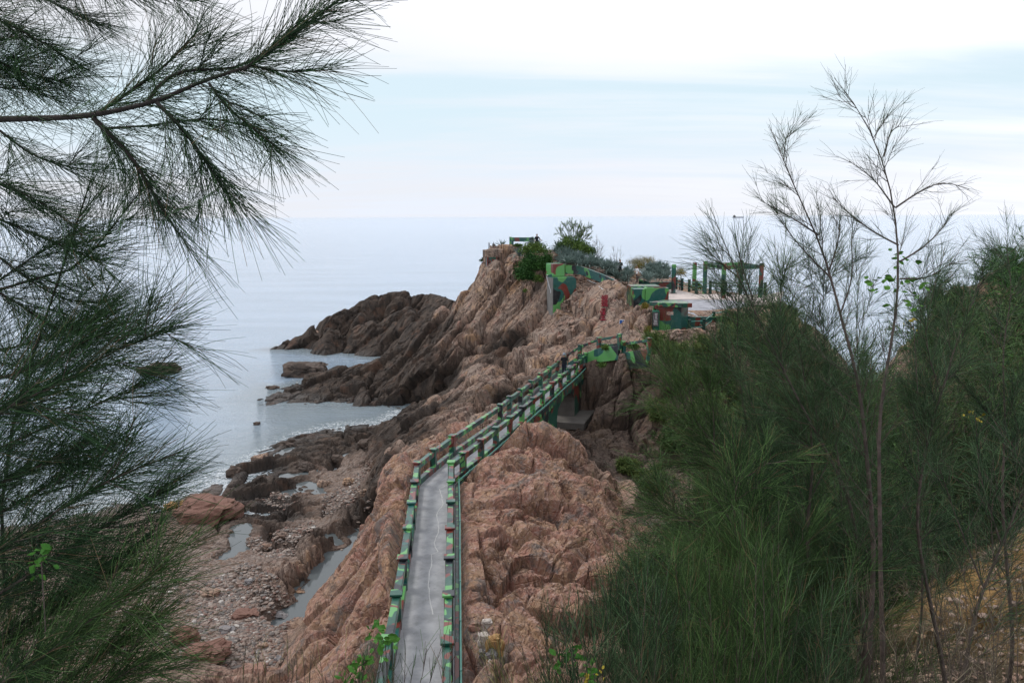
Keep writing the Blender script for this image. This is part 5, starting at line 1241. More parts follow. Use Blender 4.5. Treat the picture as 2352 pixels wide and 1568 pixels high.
b6 = t.branch(PP([(215, 265, 2.3), (310, 205, 2.35), (395, 140, 2.35), (450, 75, 2.35)]), .006, .002, 10)
b7 = t.branch(PP([(235, 295, 2.3), (360, 290, 2.3), (480, 265, 2.25), (600, 300, 2.2)]), .004, .0015, 9)
b8 = t.branch(PP([(480, 192, 2.15), (520, 250, 2.15), (590, 300, 2.15), (650, 350, 2.12)]), .004, .0015, 9)
for b, n in ((tipb, 240), (tip2, 90), (b5, 240), (b8, 130), (b7, 130)): t.needles(b, n, .20, NR, 0.0, (8, 58), .12, .10)
for b, n in ((b3, 250), (b4, 230), (b6, 190)): t.needles(b, n, .22, NR, .0, (10, 62), .12, .10)
t.needles(main, 260, .21, NR, .2, (14, 75), .12, .1)
for b, k in ((b3, 9), (b4, 9), (b5, 7), (b6, 6), (b8, 4), (b7, 4)): t.twigs(b, int(k*.8), .17, .0016, 30, .18, NR, .1, 1.0, (20, 62), -.05, .3)
# the trunk stands just outside the frame
t.branch([(-2.1, 2.0, 13.8), (-2.05, 2.2, 16.6), (-1.95, 2.35, 18.3), P(-260, 300, 2.5), (-1.9, 2.5, 20.5)], .07, .03, 14)
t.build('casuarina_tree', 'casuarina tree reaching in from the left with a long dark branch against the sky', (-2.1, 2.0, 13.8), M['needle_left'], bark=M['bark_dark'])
# ---- upper left dense tree
t = Plant(102)
t.branch([(-3.2, 3.3, 11.5), (-3.1, 3.3, 17), (-2.9, 3.2, 20.2)], .08, .04, 10)
for pts, n in (([(-250, -60), (-60, 20), (90, 90), (180, 150)], 420), ([(-250, -150), (0, -60), (140, 20), (230, 60)], 420), ([(-200, 60), (-60, 120), (60, 170), (150, 190)], 300), ([(-150, -200), (100, -120), (220, -40), (330, 0)], 260),
               ([(-200, 160), (-80, 190), (20, 205), (90, 205)], 160), ([(-300, -20), (-150, 60), (-20, 140), (60, 200)], 260), ([(60, -180), (230, -90), (360, -20), (430, 10)], 150)):
    b = t.branch(PP(pts, 3.0+.5*t.r.random()), .008, .002, 10); t.branch([(-3.05, 3.28, min(b[0][2]-.35, 20.0)), (b[0]+np.array([-3.05, 3.28, b[0][2]-.35]))/2+[0, 0, .08], b[0]], .018, .008, 6); t.needles(b, int(n*.9), .26, NR*1.2, .05, (10, 60), .15, .10, 5); t.twigs(b, 8, .26, .002, 44, .22, NR*1.2, .1, 1, (20, 65))
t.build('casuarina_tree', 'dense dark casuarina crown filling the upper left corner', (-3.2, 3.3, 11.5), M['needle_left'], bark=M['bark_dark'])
# ---- second sapling low on the left
t = Plant(103)
stem = t.branch([(-1.9, 3.3, 12.5), P(-30, 1200, 3.2), P(20, 980, 3.1), P(75, 780, 3.0), P(130, 660, 3.0), P(165, 600, 3.0), P(200, 475, 2.95), P(208, 415, 2.95)], .020, .003, 20)
t.branch([(-2.5, 3.1, 12.0), (-2.45, 3.05, 15.5), (-2.38, 3.0, 18.2), (-2.3, 2.95, 19.9)], .045, .012, 12)
t.needles(stem, 420, .22, NR*1.1, .5, (12, 45), .3, .0, 5)
t.twigs(stem, 26, .34, .003, 60, .19, NR*1.1, .35, .98, (30, 60), .15, .5)
for pts, n in (([(-40, 560), (60, 640), (160, 700), (260, 690)], 230), ([(-60, 480), (40, 520), (130, 560), (230, 600)], 240), ([(-60, 640), (50, 700), (140, 770), (250, 740)], 260), ([(-120, 380), (0, 420), (110, 470), (190, 540)], 240),
               ([(0, 300), (60, 350), (130, 380), (240, 395)], 190), ([(-80, 700), (30, 620), (120, 560), (200, 520)], 160), ([(160, 620), (230, 560), (290, 480), (330, 430)], 130)):
    b = t.branch(PP(pts, 2.7+.7*t.r.random()), .005, .0015, 10); t.branch([(-2.4, 3.0, min(b[0][2]-.25, 19.6)), (b[0]+np.array([-2.4, 3.0, b[0][2]-.25]))/2+[0, 0, .05], b[0]], .010, .005, 6); t.needles(b, int(n*.9), .23, NR*1.15, .0, (10, 62), .15, .05, 5); t.twigs(b, 6, .22, .0018, 36, .22, NR*1.1, .1, 1, (20, 65))
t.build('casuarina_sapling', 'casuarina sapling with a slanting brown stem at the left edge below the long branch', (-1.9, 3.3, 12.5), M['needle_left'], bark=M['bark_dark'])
# ---- sweeping sprays over the beach, lower left
def sprays(seed, label, base_, rows, mat, nrad=NR*1.1, nl=.21):
    t = Plant(seed)
    for pts, d, n in rows:
        pts = [(x*(.87 if x > 0 and seed > 110 else 1), y) for x, y in pts]
        b = t.branch([np.array(base_)]*0+PP(pts, d), .007, .0016, 12)
        t.wood.append((resample([np.array(base_), (np.array(base_)+b[0])/2+[0, 0, .25], b[0]], 6), np.linspace(.012, .007, 6)))
        t.needles(b, int(n*.7), nl, nrad, .0, (8, 52), .2, .02, 5); t.twigs(b, 14, .32, .002, 46, nl*.95, nrad, .0, .95, (15, 60), .1, .5)
    return t.build('casuarina_sapling', label, base_, mat)
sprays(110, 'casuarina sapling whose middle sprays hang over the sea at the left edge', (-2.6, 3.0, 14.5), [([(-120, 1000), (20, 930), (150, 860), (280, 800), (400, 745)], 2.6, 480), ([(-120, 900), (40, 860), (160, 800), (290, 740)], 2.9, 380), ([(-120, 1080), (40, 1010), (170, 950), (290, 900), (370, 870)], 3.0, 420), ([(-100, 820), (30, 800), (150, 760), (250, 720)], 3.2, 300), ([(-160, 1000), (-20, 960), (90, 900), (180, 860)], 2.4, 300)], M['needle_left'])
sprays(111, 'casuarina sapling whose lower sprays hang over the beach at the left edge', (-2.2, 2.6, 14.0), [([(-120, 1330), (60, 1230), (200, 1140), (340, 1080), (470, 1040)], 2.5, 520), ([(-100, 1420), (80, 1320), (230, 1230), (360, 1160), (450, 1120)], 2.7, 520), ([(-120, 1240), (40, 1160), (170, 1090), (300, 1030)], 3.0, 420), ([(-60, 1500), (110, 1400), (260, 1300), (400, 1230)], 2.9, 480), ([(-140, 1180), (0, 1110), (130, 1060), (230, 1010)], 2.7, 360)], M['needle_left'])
sprays(112, 'casuarina sapling filling the bottom left corner above the beach', (-1.7, 2.3, 14.4), [([(-60, 1620), (120, 1500), (270, 1400), (400, 1330), (440, 1290)], 2.4, 520), ([(0, 1680), (160, 1570), (300, 1480), (410, 1420)], 2.6, 480), ([(-120, 1560), (40, 1460), (180, 1370), (300, 1310)], 2.9, 460), ([(60, 1720), (200, 1620), (330, 1540), (400, 1500)], 2.5, 320), ([(-100, 1500), (0, 1400), (100, 1330), (200, 1260)], 3.2, 420), ([(-100, 1700), (20, 1600), (120, 1520), (220, 1450)], 2.8, 420)], M['needle'])
# ---- right foreground saplings
def sapling(seed, label, pts, d, r0, rows, n_main, mat=None, tl=.42, ntw=30, nn=34, nl=.17, nrad=.0012, t0=.05, base_=None, up=.25, ang=(28, 58)):
    t = Plant(seed); st_ = PP(pts, d); base_ = base_ or (st_[0][0], st_[0][1]+.1, float(hgt(st_[0][0], st_[0][1]+.1)[0])-.1)
    p = t.branch([np.array(base_)]+st_, r0, .0016, 26); t.needles(p, n_main, nl, nrad, .35, (12, 40), .3, .0, 5)
    for tw in t.twigs(p, ntw, tl, .0028, nn, nl, nrad, t0, .97, ang, up, .72):
        t.twigs(tw, 4, tl*.45, .0016, nn*.6, nl*.9, nrad, .2, 1, (20, 50), .15, .3)
    for q, n in rows:
        b = t.branch(PP(q, d), .006, .0015, 10); t.needles(b, n, nl, nrad, .1, (10, 40), .3, .0, 5); t.twigs(b, 7, tl*.5, .0018, nn*.6, nl, nrad, .15, 1, (20, 50), .15, .4)
    return t.build('casuarina_sapling', label, base_, mat or M['needle_blue'])
sapling(201, 'tallest bare casuarina sapling rising high against the sky at right', [(2030, 1600), (2022, 1300), (2020, 1100), (2016, 940), (2054, 767), (2069, 625), (2062, 529), (2050, 439), (2026, 353), (1993, 282), (1959, 215), (1916, 179)], 4.6, .021,
        [([(2057, 477), (2112, 439), (2164, 415), (2226, 434)], 30), ([(2064, 563), (2007, 534), (1950, 490), (1912, 453)], 60), ([(2068, 600), (2120, 570), (2170, 520), (2185, 490)], 60), ([(2055, 477), (2007, 410), (1950, 370)], 26), ([(2068, 640), (2130, 640), (2190, 600)], 60), ([(2030, 360), (2045, 300), (2065, 290)], 14)], 40, tl=.40, ntw=20, nn=13, nl=.13, nrad=.0009, t0=.38)
sapling(202, 'forked casuarina sapling leaning left of the tallest one', [(1990, 1600), (2010, 1250), (1973, 863), (1931, 734), (1902, 601), (1864, 506), (1816, 425), (1802, 363), (1766, 286)], 4.8, .026,
        [([(1880, 540), (1820, 500), (1760, 470), (1735, 450)], 34), ([(1910, 640), (1850, 580), (1800, 520), (1780, 480)], 50), ([(1930, 720), (1960, 640), (1955, 560), (1960, 500)], 60), ([(1905, 620), (1925, 560), (1930, 500)], 40)], 90, tl=.45, ntw=28, nn=20, nl=.14, nrad=.001, t0=.35)
sapling(203, 'leftmost casuarina sapling leaning over the pergola', [(1990, 1500), (1960, 1150), (1850, 950), (1769, 791), (1702, 648), (1655, 540), (1632, 477)], 5.0, .022,
        [([(1730, 690), (1700, 600), (1690, 540)], 50), ([(1700, 640), (1650, 600), (1612, 560)], 40)], 130, tl=.5, ntw=34, nn=36, nl=.17, t0=.3)
sapling(204, 'casuarina sapling spreading to the right behind the tallest stem', [(2180, 1600), (2100, 1200), (2130, 1000), (2180, 850), (2200, 760), (2235, 700), (2262, 610)], 5.4, .022, [([(2160, 900), (2120, 780), (2150, 640), (2170, 580)], 110)], 150, tl=.55, ntw=34, nn=40, nl=.18, t0=.3)
sapling(205, 'long low casuarina sapling reaching left towards the end of the bridge', [(2010, 1560), (1900, 1350), (1780, 1200), (1650, 1040), (1590, 950), (1540, 890), (1510, 850)], 5.6, .020, [([(1700, 1100), (1640, 1070), (1580, 1060), (1520, 1070)], 160), ([(1640, 1040), (1640, 940), (1620, 850)], 130)], 180, M['needle'], tl=.65, ntw=38, nn=46, nl=.2, t0=.2)
sapling(206, 'casuarina sapling spreading low to the left above the orange rock', [(1960, 1600), (1850, 1420), (1740, 1300), (1640, 1230), (1560, 1180), (1500, 1150)], 5.0, .018, [([(1720, 1290), (1640, 1310), (1560, 1330), (1480, 1300)], 190), ([(1780, 1350), (1700, 1400), (1600, 1440), (1500, 1440)], 190)], 180, M['needle'], tl=.6, ntw=36, nn=48, nl=.2, t0=.2)
sapling(207, 'dark casuarina sapling in front of the ochre bank at right', [(2200, 1620), (2240, 1400), (2300, 1250), (2352, 1130), (2380, 1000)], 4.4, .020, [([(2260, 1350), (2200, 1200), (2150, 1050)], 80), ([(2300, 1250), (2250, 1100), (2240, 950)], 80)], 60, M['needle_blue'], tl=.55, ntw=22, nn=20, nl=.17, t0=.25)
sapling(208, 'casuarina sapling with a dark trunk in the middle of the right thicket', [(1930, 1640), (1880, 1450), (1850, 1250), (1870, 1050), (1850, 880), (1830, 760)], 5.2, .028, [([(1860, 1200), (1780, 1080), (1740, 960), (1700, 860)], 220), ([(1860, 1150), (1930, 1000), (1960, 880), (1990, 780)], 220)], 260, M['needle_blue'], tl=.7, ntw=48, nn=52, nl=.19, t0=.2)
sapling(209, 'casuarina sapling at the far right edge with fine grey green sprays', [(2330, 1500), (2300, 1150), (2310, 950), (2300, 800), (2330, 660), (2310, 560)], 6.4, .022, [([(2310, 1000), (2230, 900), (2180, 850)], 150)], 120, M['needle_blue'], tl=.6, ntw=34, nn=40, nl=.19, t0=.25)
sapling(210, 'bushy casuarina sapling low in the right thicket', [(1760, 1680), (1740, 1450), (1700, 1300), (1680, 1180), (1720, 1050)], 4.2, .018, [([(1740, 1450), (1640, 1330), (1560, 1260)], 200), ([(1730, 1400), (1820, 1280), (1880, 1180)], 200), ([(1750, 1500), (1850, 1420), (1960, 1350)], 180)], 240, M['needle'], tl=.55, ntw=46, nn=50, nl=.18, t0=.1)
for k_, (pts_, d_, lb_) in enumerate([
    ([(1800, 1500), (1750, 1150), (1700, 900), (1690, 740), (1700, 640)], 5.6, 'feathery casuarina sapling just right of the pergola'), ([(1880, 1500), (1830, 1150), (1800, 900), (1790, 720), (1800, 600)], 5.9, 'feathery casuarina sapling between the pergola and the tallest stem'),
    ([(1950, 1500), (1930, 1100), (1900, 850), (1885, 690), (1900, 590)], 5.7, 'feathery casuarina sapling left of the tallest stem'), ([(2000, 1450), (1990, 1050), (1970, 820), (1965, 700), (1975, 620)], 6.2, 'feathery casuarina sapling close behind the tallest stem'),
    ([(2120, 1400), (2110, 1050), (2100, 860), (2110, 740), (2140, 640)], 6.4, 'feathery casuarina sapling right of the tallest stem'), ([(1760, 1400), (1690, 1150), (1650, 980), (1640, 880), (1660, 790)], 6.0, 'feathery casuarina sapling below the ramp')]):
    sapling(220+k_, lb_, pts_, d_, .016, [], 240, M['needle' if k_ % 2 else 'needle_blue'], tl=.62, ntw=36, nn=40, nl=.18, nrad=.0013, t0=.3)
# needles and twigs fallen on the bank
def litter(n, x0, x1, y0, y1, seed, mat):
    r_ = np.random.default_rng(seed); x = r_.uniform(x0, x1, n); y = r_.uniform(y0, y1, n); a = r_.uniform(0, 6.28, n); L = r_.uniform(.05, .22, n); pts_ = []
    for q in (-.5, 0, .5):
        xx = x+np.cos(a)*L*q; yy = y+np.sin(a)*L*q; pts_.append(np.stack([xx, yy, hgt(xx, yy)+.012+r_.uniform(0, .03, n)], 1))
    o = tube_mesh('fallen_needles', np.stack(pts_, 1), np.full((n, 3), .0022), 3, r_.random(n), mat, None); return tag(o, kind='stuff')
litter(16000, 2.5, 14, 5.5, 17, 3, M['needle_dry'])
# ---- upright fronds along the bottom
def tuft(seed, label, stems, d, mat, nl=.15, n=60, nrad=.0011, name='casuarina_shrub', ang=(8, 42), r0=.004):
    t = Plant(seed); xb = sum(s_[0][0] for s_ in stems)/len(stems); b0 = P(xb, 1900, d); g = float(hgt(b0[0], b0[1])[0]); base_ = (b0[0], b0[1], g)
    for s_ in stems:
        p = t.branch([np.array(base_)+t.r.normal(size=3)*[.05, .05, 0]]+PP(s_, d*t.r.uniform(.93, 1.07)), r0, .001, 14)
        t.needles(p, n, nl, nrad, .45, ang, .3, -.05, 5); t.twigs(p, 5, .16, .0013, n*.35, nl*.9, nrad, .45, .95, (14, 38), .2, .5)
    return t.build(name, label, base_, mat, cat='shrub')
rs = np.random.default_rng(5)
def fan(x0, x1, y0, y1, n, lean=-20, yb=1680):
    return [[(x+rs.uniform(-30, 30)-lean*.6, yb), (x+lean*.2+rs.uniform(-15, 15), (yb+y)/2), (x+lean+rs.uniform(-20, 20), y)] for x, y in zip(np.linspace(x0, x1, n), rs.uniform(y0, y1, n))]
tuft(301, 'thin twiggy casuarina shrub crossing the near end of the path', fan(930, 1030, 1440, 1500, 5, 20), 3.2, M['needle'], n=16, nl=.12, ang=(15, 45))
tuft(302, 'upright grey green casuarina fronds at the bottom left of the path', fan(820, 930, 1490, 1540, 8, 5), 3.0, M['needle_blue'], n=44, nl=.11)
tuft(303, 'sparse upright fronds in front of the gravel at the bottom', fan(560, 700, 1430, 1530, 9, 0), 3.4, M['grass'], n=12, nl=.10, ang=(5, 18))
tuft(304, 'thin yellowish fronds in front of the foot of the left rock', fan(700, 800, 1480, 1540, 6, 10), 3.2, M['grass'], n=16, nl=.12)
tuft(305, 'brownish arching fronds in front of the orange rock, left clump', fan(1130, 1260, 1450, 1520, 8, -40), 3.3, M['grass'], n=22, nl=.16, ang=(10, 40))
tuft(306, 'dark green upright fronds in front of the orange rock, middle clump', fan(1260, 1400, 1370, 1470, 13, -20), 3.2, M['needle_blue'], n=60)
tuft(307, 'tall dark green fronds at the bottom of the right thicket, left clump', fan(1390, 1540, 1290, 1390, 15, -15), 3.4, M['needle_blue'], n=70, nl=.17)
tuft(308, 'tall dark green fronds at the bottom of the right thicket, middle clump', fan(1530, 1700, 1230, 1360, 16, 0), 3.6, M['needle'], n=70, nl=.18)
tuft(309, 'olive green upright fronds with brown tips in the right thicket', fan(1690, 1800, 1130, 1330, 11, 10), 3.5, M['needle'], n=70, nl=.15)
tuft(310, 'loose dark fronds at the bottom of the right thicket, right clump', fan(1800, 1960, 1300, 1430, 13, 10), 3.8, M['needle_blue'], n=50, nl=.18)
tuft(311, 'thin dark fronds in front of the ochre bank', fan(1980, 2200, 1340, 1480, 12, 0), 4.0, M['needle_dry'], n=20, nl=.18, ang=(15, 50))
tuft(312, 'thin dark fronds in the bottom right corner', fan(2180, 2352, 1300, 1460, 10, 10), 3.8, M['needle_dry'], n=18, nl=.18, ang=(15, 50))
# ---- leafy vines and stray leaves
def leafy(name, label, spots, d, mat, size=.035, n=14, cat='plant', stem=None):
    r_ = np.random.default_rng(len(label)); base_ = P(*spots[0], d); o = empty(name, base_, 0, label, cat); mb = MB()
    for x, y in spots:
        for _ in range(n):
            c = P(x+r_.normal()*14, y+r_.normal()*14, d+r_.normal()*.05); a = unit(r_.normal(size=3)*[1, 1, .5]); b = unit(np.cross(a, r_.normal(size=3))); L = size*r_.uniform(.7, 1.4)
            up_ = np.cross(a, b)*L*.12
            mb.add([c, c+a*L*.35+b*L*.28+up_, c+a*L*.75+b*L*.22, c+a*L, c+a*L*.75-b*L*.22, c+a*L*.35-b*L*.28+up_, c+a*L*.5-up_*.6], [(0, 1, 6), (1, 2, 6), (2, 3, 6), (3, 4, 6), (4, 5, 6), (5, 0, 6)])
    mb.build('leaves', mat, o)
    mb = MB(); mb.tube([P(x, y, d) for x, y in spots]+([P(*stem, d)] if stem else [P(spots[-1][0]+10, spots[-1][1]+160, d)]), .002, 5); mb.build('stem', M['bark'], o)
    return o
leafy('leafy_vine', 'broad green leaved vine climbing in the right thicket', [(2085, 690), (2070, 660), (2110, 640), (2040, 640), (2000, 660), (2060, 600)], 4.7, M['leaf_green'], .045, 9, stem=(2060, 760))
leafy('leafy_vine', 'yellow leaves hanging low in the right thicket under the vine', [(2090, 752), (2098, 742)], 4.7, M['leaf_yellow'], .02, 5)
leafy('leafy_plant', 'bright green leafy plant at the bottom beside the left railing', [(800, 1560), (815, 1535), (840, 1520), (870, 1478), (865, 1440), (885, 1478)], 3.0, M['leaf_green'], .035, 10)
leafy('leafy_plant', 'bright green leafy plant at the bottom in front of the orange rock', [(1300, 1510), (1330, 1500), (1290, 1530), (1350, 1540)], 3.2, M['leaf_green'], .035, 9)
leafy('leafy_plant', 'small yellow flower leaves at the bottom edge in front of the rock', [(1345, 1556), (1365, 1545)], 3.1, M['leaf_yellow'], .022, 4)
leafy('leafy_plant', 'small bright green leaves inside the lower left needles', [(70, 1300), (95, 1290)], 2.3, M['leaf_green'], .03, 8)
leafy('leafy_plant', 'brown curled leaves caught in the right thicket', [(2225, 950), (2240, 958)], 4.6, M['leaf_yellow'], .03, 4)
# ---- casuarina bushes farther off
def bush(seed, label, base_, H, Wd, mat, n_st=9, n_tw=9, nn=24, nl=.35, nrad=.004, group=None, name='casuarina_bush', lean=(0, 0)):
    t = Plant(seed, 4); base_ = np.array(base_, float)
    for i in range(n_st):
        a = 2*math.pi*(i+t.r.random())/n_st; sp = t.r.uniform(.15, 1.0); top = base_+[math.cos(a)*Wd*sp+lean[0], math.sin(a)*Wd*sp+lean[1], H*(1-.45*sp*sp)*t.r.uniform(.75, 1.08)]
        mid = base_+(top-base_)*.5+[math.cos(a)*Wd*.12, math.sin(a)*Wd*.12, -H*.04]
        p = t.branch([base_+t.r.normal(size=3)*[.12*Wd, .12*Wd, 0], mid, top], .012*H/2, .003, 10)
        t.needles(p, nn, nl, nrad, .25, (12, 70), .15, .05, 4); t.twigs(p, n_tw, H*.33, .004, nn, nl, nrad, .12, 1, (25, 85), .0, .45, ang2=1)
    return t.build(name, label, tuple(base_), mat, group, 'shrub', ribbon=True)
def gpos(px, py, d0=6, d1=130): p, d = on_ground(px, py, d0, d1); return (p[0], p[1], p[2]-.05)
mid = [  # px, py of foot, H, W, material, label, density
    (1500, 800, 1.3, 1.0, 'needle_light', 'small olive casuarina bush beside the end of the parapet'), (1545, 830, 1.8, 1.4, 'needle_light', 'olive casuarina bush below the pillbox'),
    (1610, 820, 1.8, 1.5, 'needle_light', 'olive casuarina bush under the terrace railing'), (1560, 900, 2.0, 1.6, 'needle_light', 'wide olive bush on the slope right of the red cliff'),
    (1640, 890, 2.4, 1.8, 'needle', 'dark green bush on the slope under the terrace'), (1620, 970, 2.2, 1.8, 'needle_light', 'olive bush at the top of the gully right of the red cliff'),
    (1700, 800, 2.6, 1.8, 'needle_light', 'tall olive bush right of the terrace railing'), (1690, 760, 2.2, 1.6, 'needle', 'green bush standing on the right end of the plaza'), (1750, 850, 3.0, 2.0, 'needle', 'green bush on the slope below the pergola'),
    (1545, 1040, 2.0, 1.5, 'needle', 'green bush low in the gully behind the saplings'), (1440, 1085, .9, .8, 'needle_light', 'small light green bush on the dark rocks in the gully'), (1700, 950, 3.0, 2.0, 'needle', 'dark bush in the gully behind the right thicket'),
    (1800, 760, 2.6, 1.8, 'needle_light', 'olive bush at the seaward end of the plaza'),
    (1600, 1060, 3.0, 2.2, 'needle', 'dark bush in the gully below the wide olive bush'), (1780, 930, 3.4, 2.4, 'needle', 'tall dark bush on the slope under the pergola bushes'), (1680, 1080, 3.2, 2.4, 'needle', 'dark bush at the bottom of the gully'),
    (1830, 830, 3.2, 2.2, 'needle', 'green bush low at the seaward end of the slope'), (1510, 960, 1.4, 1.2, 'needle_light', 'olive bush growing out of the red cliff'), (1500, 1130, 1.6, 1.3, 'needle_light', 'light olive bush at the edge of the small valley')]
for i, (x, y, H, Wd, m_, lb) in enumerate(mid): bush(400+i, lb, gpos(x, y, 25), H, Wd, M[m_], 14, 12, 34, .36, .012, 'casuarina bushes on the headland slope')
nearb = [((5.5, 21.5), 2.4, 1.2, 'needle_light', 'bright green casuarina bush at the right edge of the orange rock'), ((6.5, 19.0), 2.6, 1.6, 'needle', 'green casuarina bush beside the bright one at the orange rock'), ((4.6, 16.5), 2.2, 1.1, 'needle', 'green bush at the lower right edge of the orange rock'),
         ((7.2, 24), 3.4, 1.8, 'needle', 'green casuarina bush in the valley behind the right thicket'), ((10, 27), 4.0, 2.2, 'needle', 'tall green casuarina in the valley behind the right thicket'),
    ((9.5, 31), 4.2, 2.3, 'needle', 'green casuarina far down the valley behind the thicket'), ((12.5, 31), 5.0, 2.6, 'needle', 'tall green casuarina far down the valley, right one'), ((8.6, 21), 4.0, 2.0, 'needle', 'green casuarina crowding the middle of the valley'), ((12, 36), 5.0, 2.8, 'needle', 'green casuarina at the far end of the valley'), ((15.5, 40), 5.0, 3.0, 'needle', 'dark casuarina closing the far end of the valley')]
for i, ((x, y), H, Wd, m_, lb) in enumerate(nearb): bush(430+i, lb, (x, y, float(hgt(x, y)[0])-.05), H, Wd, M[m_], 20, 14, 44, .36, .0070, 'casuarina bushes in the valley')
back = [(4.0, 15.0, 15.0, 1.3), (4.4, 15.6, 16.4, 1.7), (5.4, 15.2, 16.9, 1.8), (6.6, 15.8, 17.0, 1.9), (7.9, 15.5, 16.9, 2.0), (9.6, 16.2, 17.2, 2.1), (3.7, 12.2, 13.3, 1.1), (4.6, 12.4, 14.8, 1.4), (5.9, 12.4, 15.6, 1.4), (6.6, 14.0, 15.4, 1.2), (11.6, 16.5, 17.4, 2.1), (3.35, 18, 11.9, .95), (9.8, 13.6, 16.3, 1.0), (13.6, 18.5, 17.6, 2.2)]
bl_ = ['green casuarina at the left edge of the right thicket, nearest the end of the bridge', 'tall green casuarina behind the leftmost sapling', 'tall green casuarina below the pergola, between the two left saplings', 'tall green casuarina behind the forked sapling', 'tall green casuarina directly behind the tallest sapling', 'tall dark casuarina right of the tallest sapling',
       'low casuarina bush at the lower left of the right thicket', 'casuarina bush in the lower left part of the right thicket', 'casuarina bush low in the heart of the right thicket', 'casuarina bush low in the thicket at the left edge of the ochre bank', 'tall dark casuarina at the right edge of the thicket', 'green casuarina touching the right side of the orange rock', 'thin casuarina bush rooted on the ochre bank', 'dark casuarina between the thicket and the hillside']
for i, ((x, y, zt_, Wd), lb) in enumerate(zip(back, bl_)):
    g = float(hgt(x, y)[0]); bush(450+i, lb, (x, y, g-.05), zt_-g-.5, Wd, M['needle' if i % 3 else 'needle_blue'], 24, 15, 42, .36, .0045, 'casuarinas of the right thicket')
for k_, (x, y) in enumerate([(5.4, 8.6), (6.6, 9.4), (7.6, 10.2), (6.0, 10.6), (8.2, 9.2)]): bush(470+k_, ['low dry scrub on the ochre bank, nearest the camera', 'low dry scrub in the middle of the ochre bank', 'low dry scrub high on the ochre bank', 'low dry scrub at the left edge of the ochre bank', 'low dry scrub at the right edge of the ochre bank'][k_], (x, y, float(hgt(x, y)[0])-.03), 1.0, .8, M['needle_dry'], 9, 8, 10, .22, .0022, 'dry scrub on the ochre bank')
hill = [((17, 26), 3.4, 2.2), ((20, 29), 3.6, 2.4), ((23, 32), 3.2, 2.4), ((15, 30), 4.0, 2.4), ((18.5, 33), 3.4, 2.4), ((24, 36.5), 1.6, 1.8), ((21, 36.5), 1.7, 1.8), ((16, 22), 3.4, 2.2), ((19, 23), 3.2, 2.2), ((13, 27), 4.4, 2.4), ((27, 37.5), 1.5, 1.6), ((13, 34), 4.4, 2.4), ((16, 37), 4, 2.4), ((26, 32), 2.6, 2)]
for i, ((x, y), H, Wd) in enumerate(hill):
    bush(480+i, 'dark green casuarina bush among its like on the right hillside', (x, y, float(hgt(x, y)[0])-.05), H, Wd, M['shrub_dark' if i % 2 else 'needle'], 18, 13, 38, .38, .010, 'casuarina bushes covering the right hillside')
# ---- leafy shrubs on the headland
def shrub(seed, label, px, py, d, wpx, hpx, mat, n=2600, leaf=.09, name='shrub', cat='shrub', group=None, thin=False, stem=True):
    """px,py = centre of its crown in the reference"""
    r_ = np.random.default_rng(seed); c = P(px, py, d); a = wpx/F*d/2; h = hpx/F*d/2; g = float(hgt(c[0], c[1])[0]); base_ = (c[0], c[1], min(g, c[2]-h*.6))
    o = empty(name, base_, 0, label, cat, group)
    nc = 26; cc = unit(r_.normal(size=(nc, 3)))*r_.uniform(.2, 1, (nc, 1))**.6; cc[:, 2] = np.abs(cc[:, 2])*1.5-.5
    k = r_.integers(0, nc, n); q = cc[k]*.74+r_.normal(size=(n, 3))*.17
    pos = c+q*np.array([a, a*.8, h])
    ax = unit(r_.normal(size=(n, 3))+[0, 0, .5]); bx = unit(np.cross(ax, r_.normal(size=(n, 3)))); L = leaf*r_.uniform(.6, 1.5, (n, 1)); w_ = L*(.12 if thin else .34)
    V_ = np.stack([pos, pos+ax*L*.5+bx*w_, pos+ax*L, pos+ax*L*.5-bx*w_], 1).reshape(-1, 3); F_ = np.arange(4*n).reshape(-1, 4)
    me_ = np_mesh('foliage', V_, F_); add_attr(me_, 'tint', np.repeat((r_.random(n)**3*.42), 4)); link_mesh('foliage', me_, mat, o)
    if stem:
        mb = MB(); b0 = np.array(base_)-[0, 0, .1]
        for j in range(7):
            e_ = c+cc[j]*np.array([a, a*.8, h])*.7; mb.tube([b0, b0+(e_-b0)*.5+r_.normal(size=3)*.06, e_], [.035, .02, .008], 5)
        mb.build('stems', M['bark'], o)
    return o
def sp9(x, y): return z9(x, y)
shrub(501, 'large dark green shrub hanging over the cliff left of the bunker entrance', *z5(745, 555), 75.6, 84, 56, M['shrub_dark'], 6000, .13)
shrub(502, 'dark shrub lower on the cliff under the large shrub', *z5(620, 690), 75.0, 60, 46, M['shrub_dark'], 3600, .13)
shrub(503, 'lighter green shrub on top of the peak beside the man', *z5(760, 400), 77.5, 84, 34, M['shrub'], 4200, .12)
shrub(504, 'dark green shrub at the right of the cliff top bushes', *z5(870, 560), 75.3, 52, 50, M['shrub_dark'], 3000, .13)
shrub(505, 'rounded light green shrub under the wispy tree', *z5(1210, 370), 78.5, 96, 52, M['shrub'], 6000, .12)
shrub(506, 'green shrub at the right shoulder of the rounded shrub', *z5(1370, 430), 79.5, 50, 36, M['shrub'], 2800, .12)
shrub(507, 'golden green shrub behind the man in black', *z5(1990, 585), 82, 92, 46, M['shrub_gold'], 7200, .12, thin=True)
shrub(508, 'grey green shrub right of the golden shrub', *z5(2190, 640), 81, 70, 40, M['shrub'], 2600, .12, thin=True)
shrub(509, 'olive shrub behind the free standing posts', *z8(560, 420), 83, 40, 26, M['shrub_gold'], 1600, .12, thin=True)
shrub(510, 'small shrub clinging to the left edge of the peak', *z9(310, 1040), 83.5, 18, 16, M['shrub_dark'], 600, .10)
shrub(511, 'small green plant in a crack of the cliff face', *z5(640, 880), 74.0, 12, 10, M['shrub'], 260, .10, stem=False)
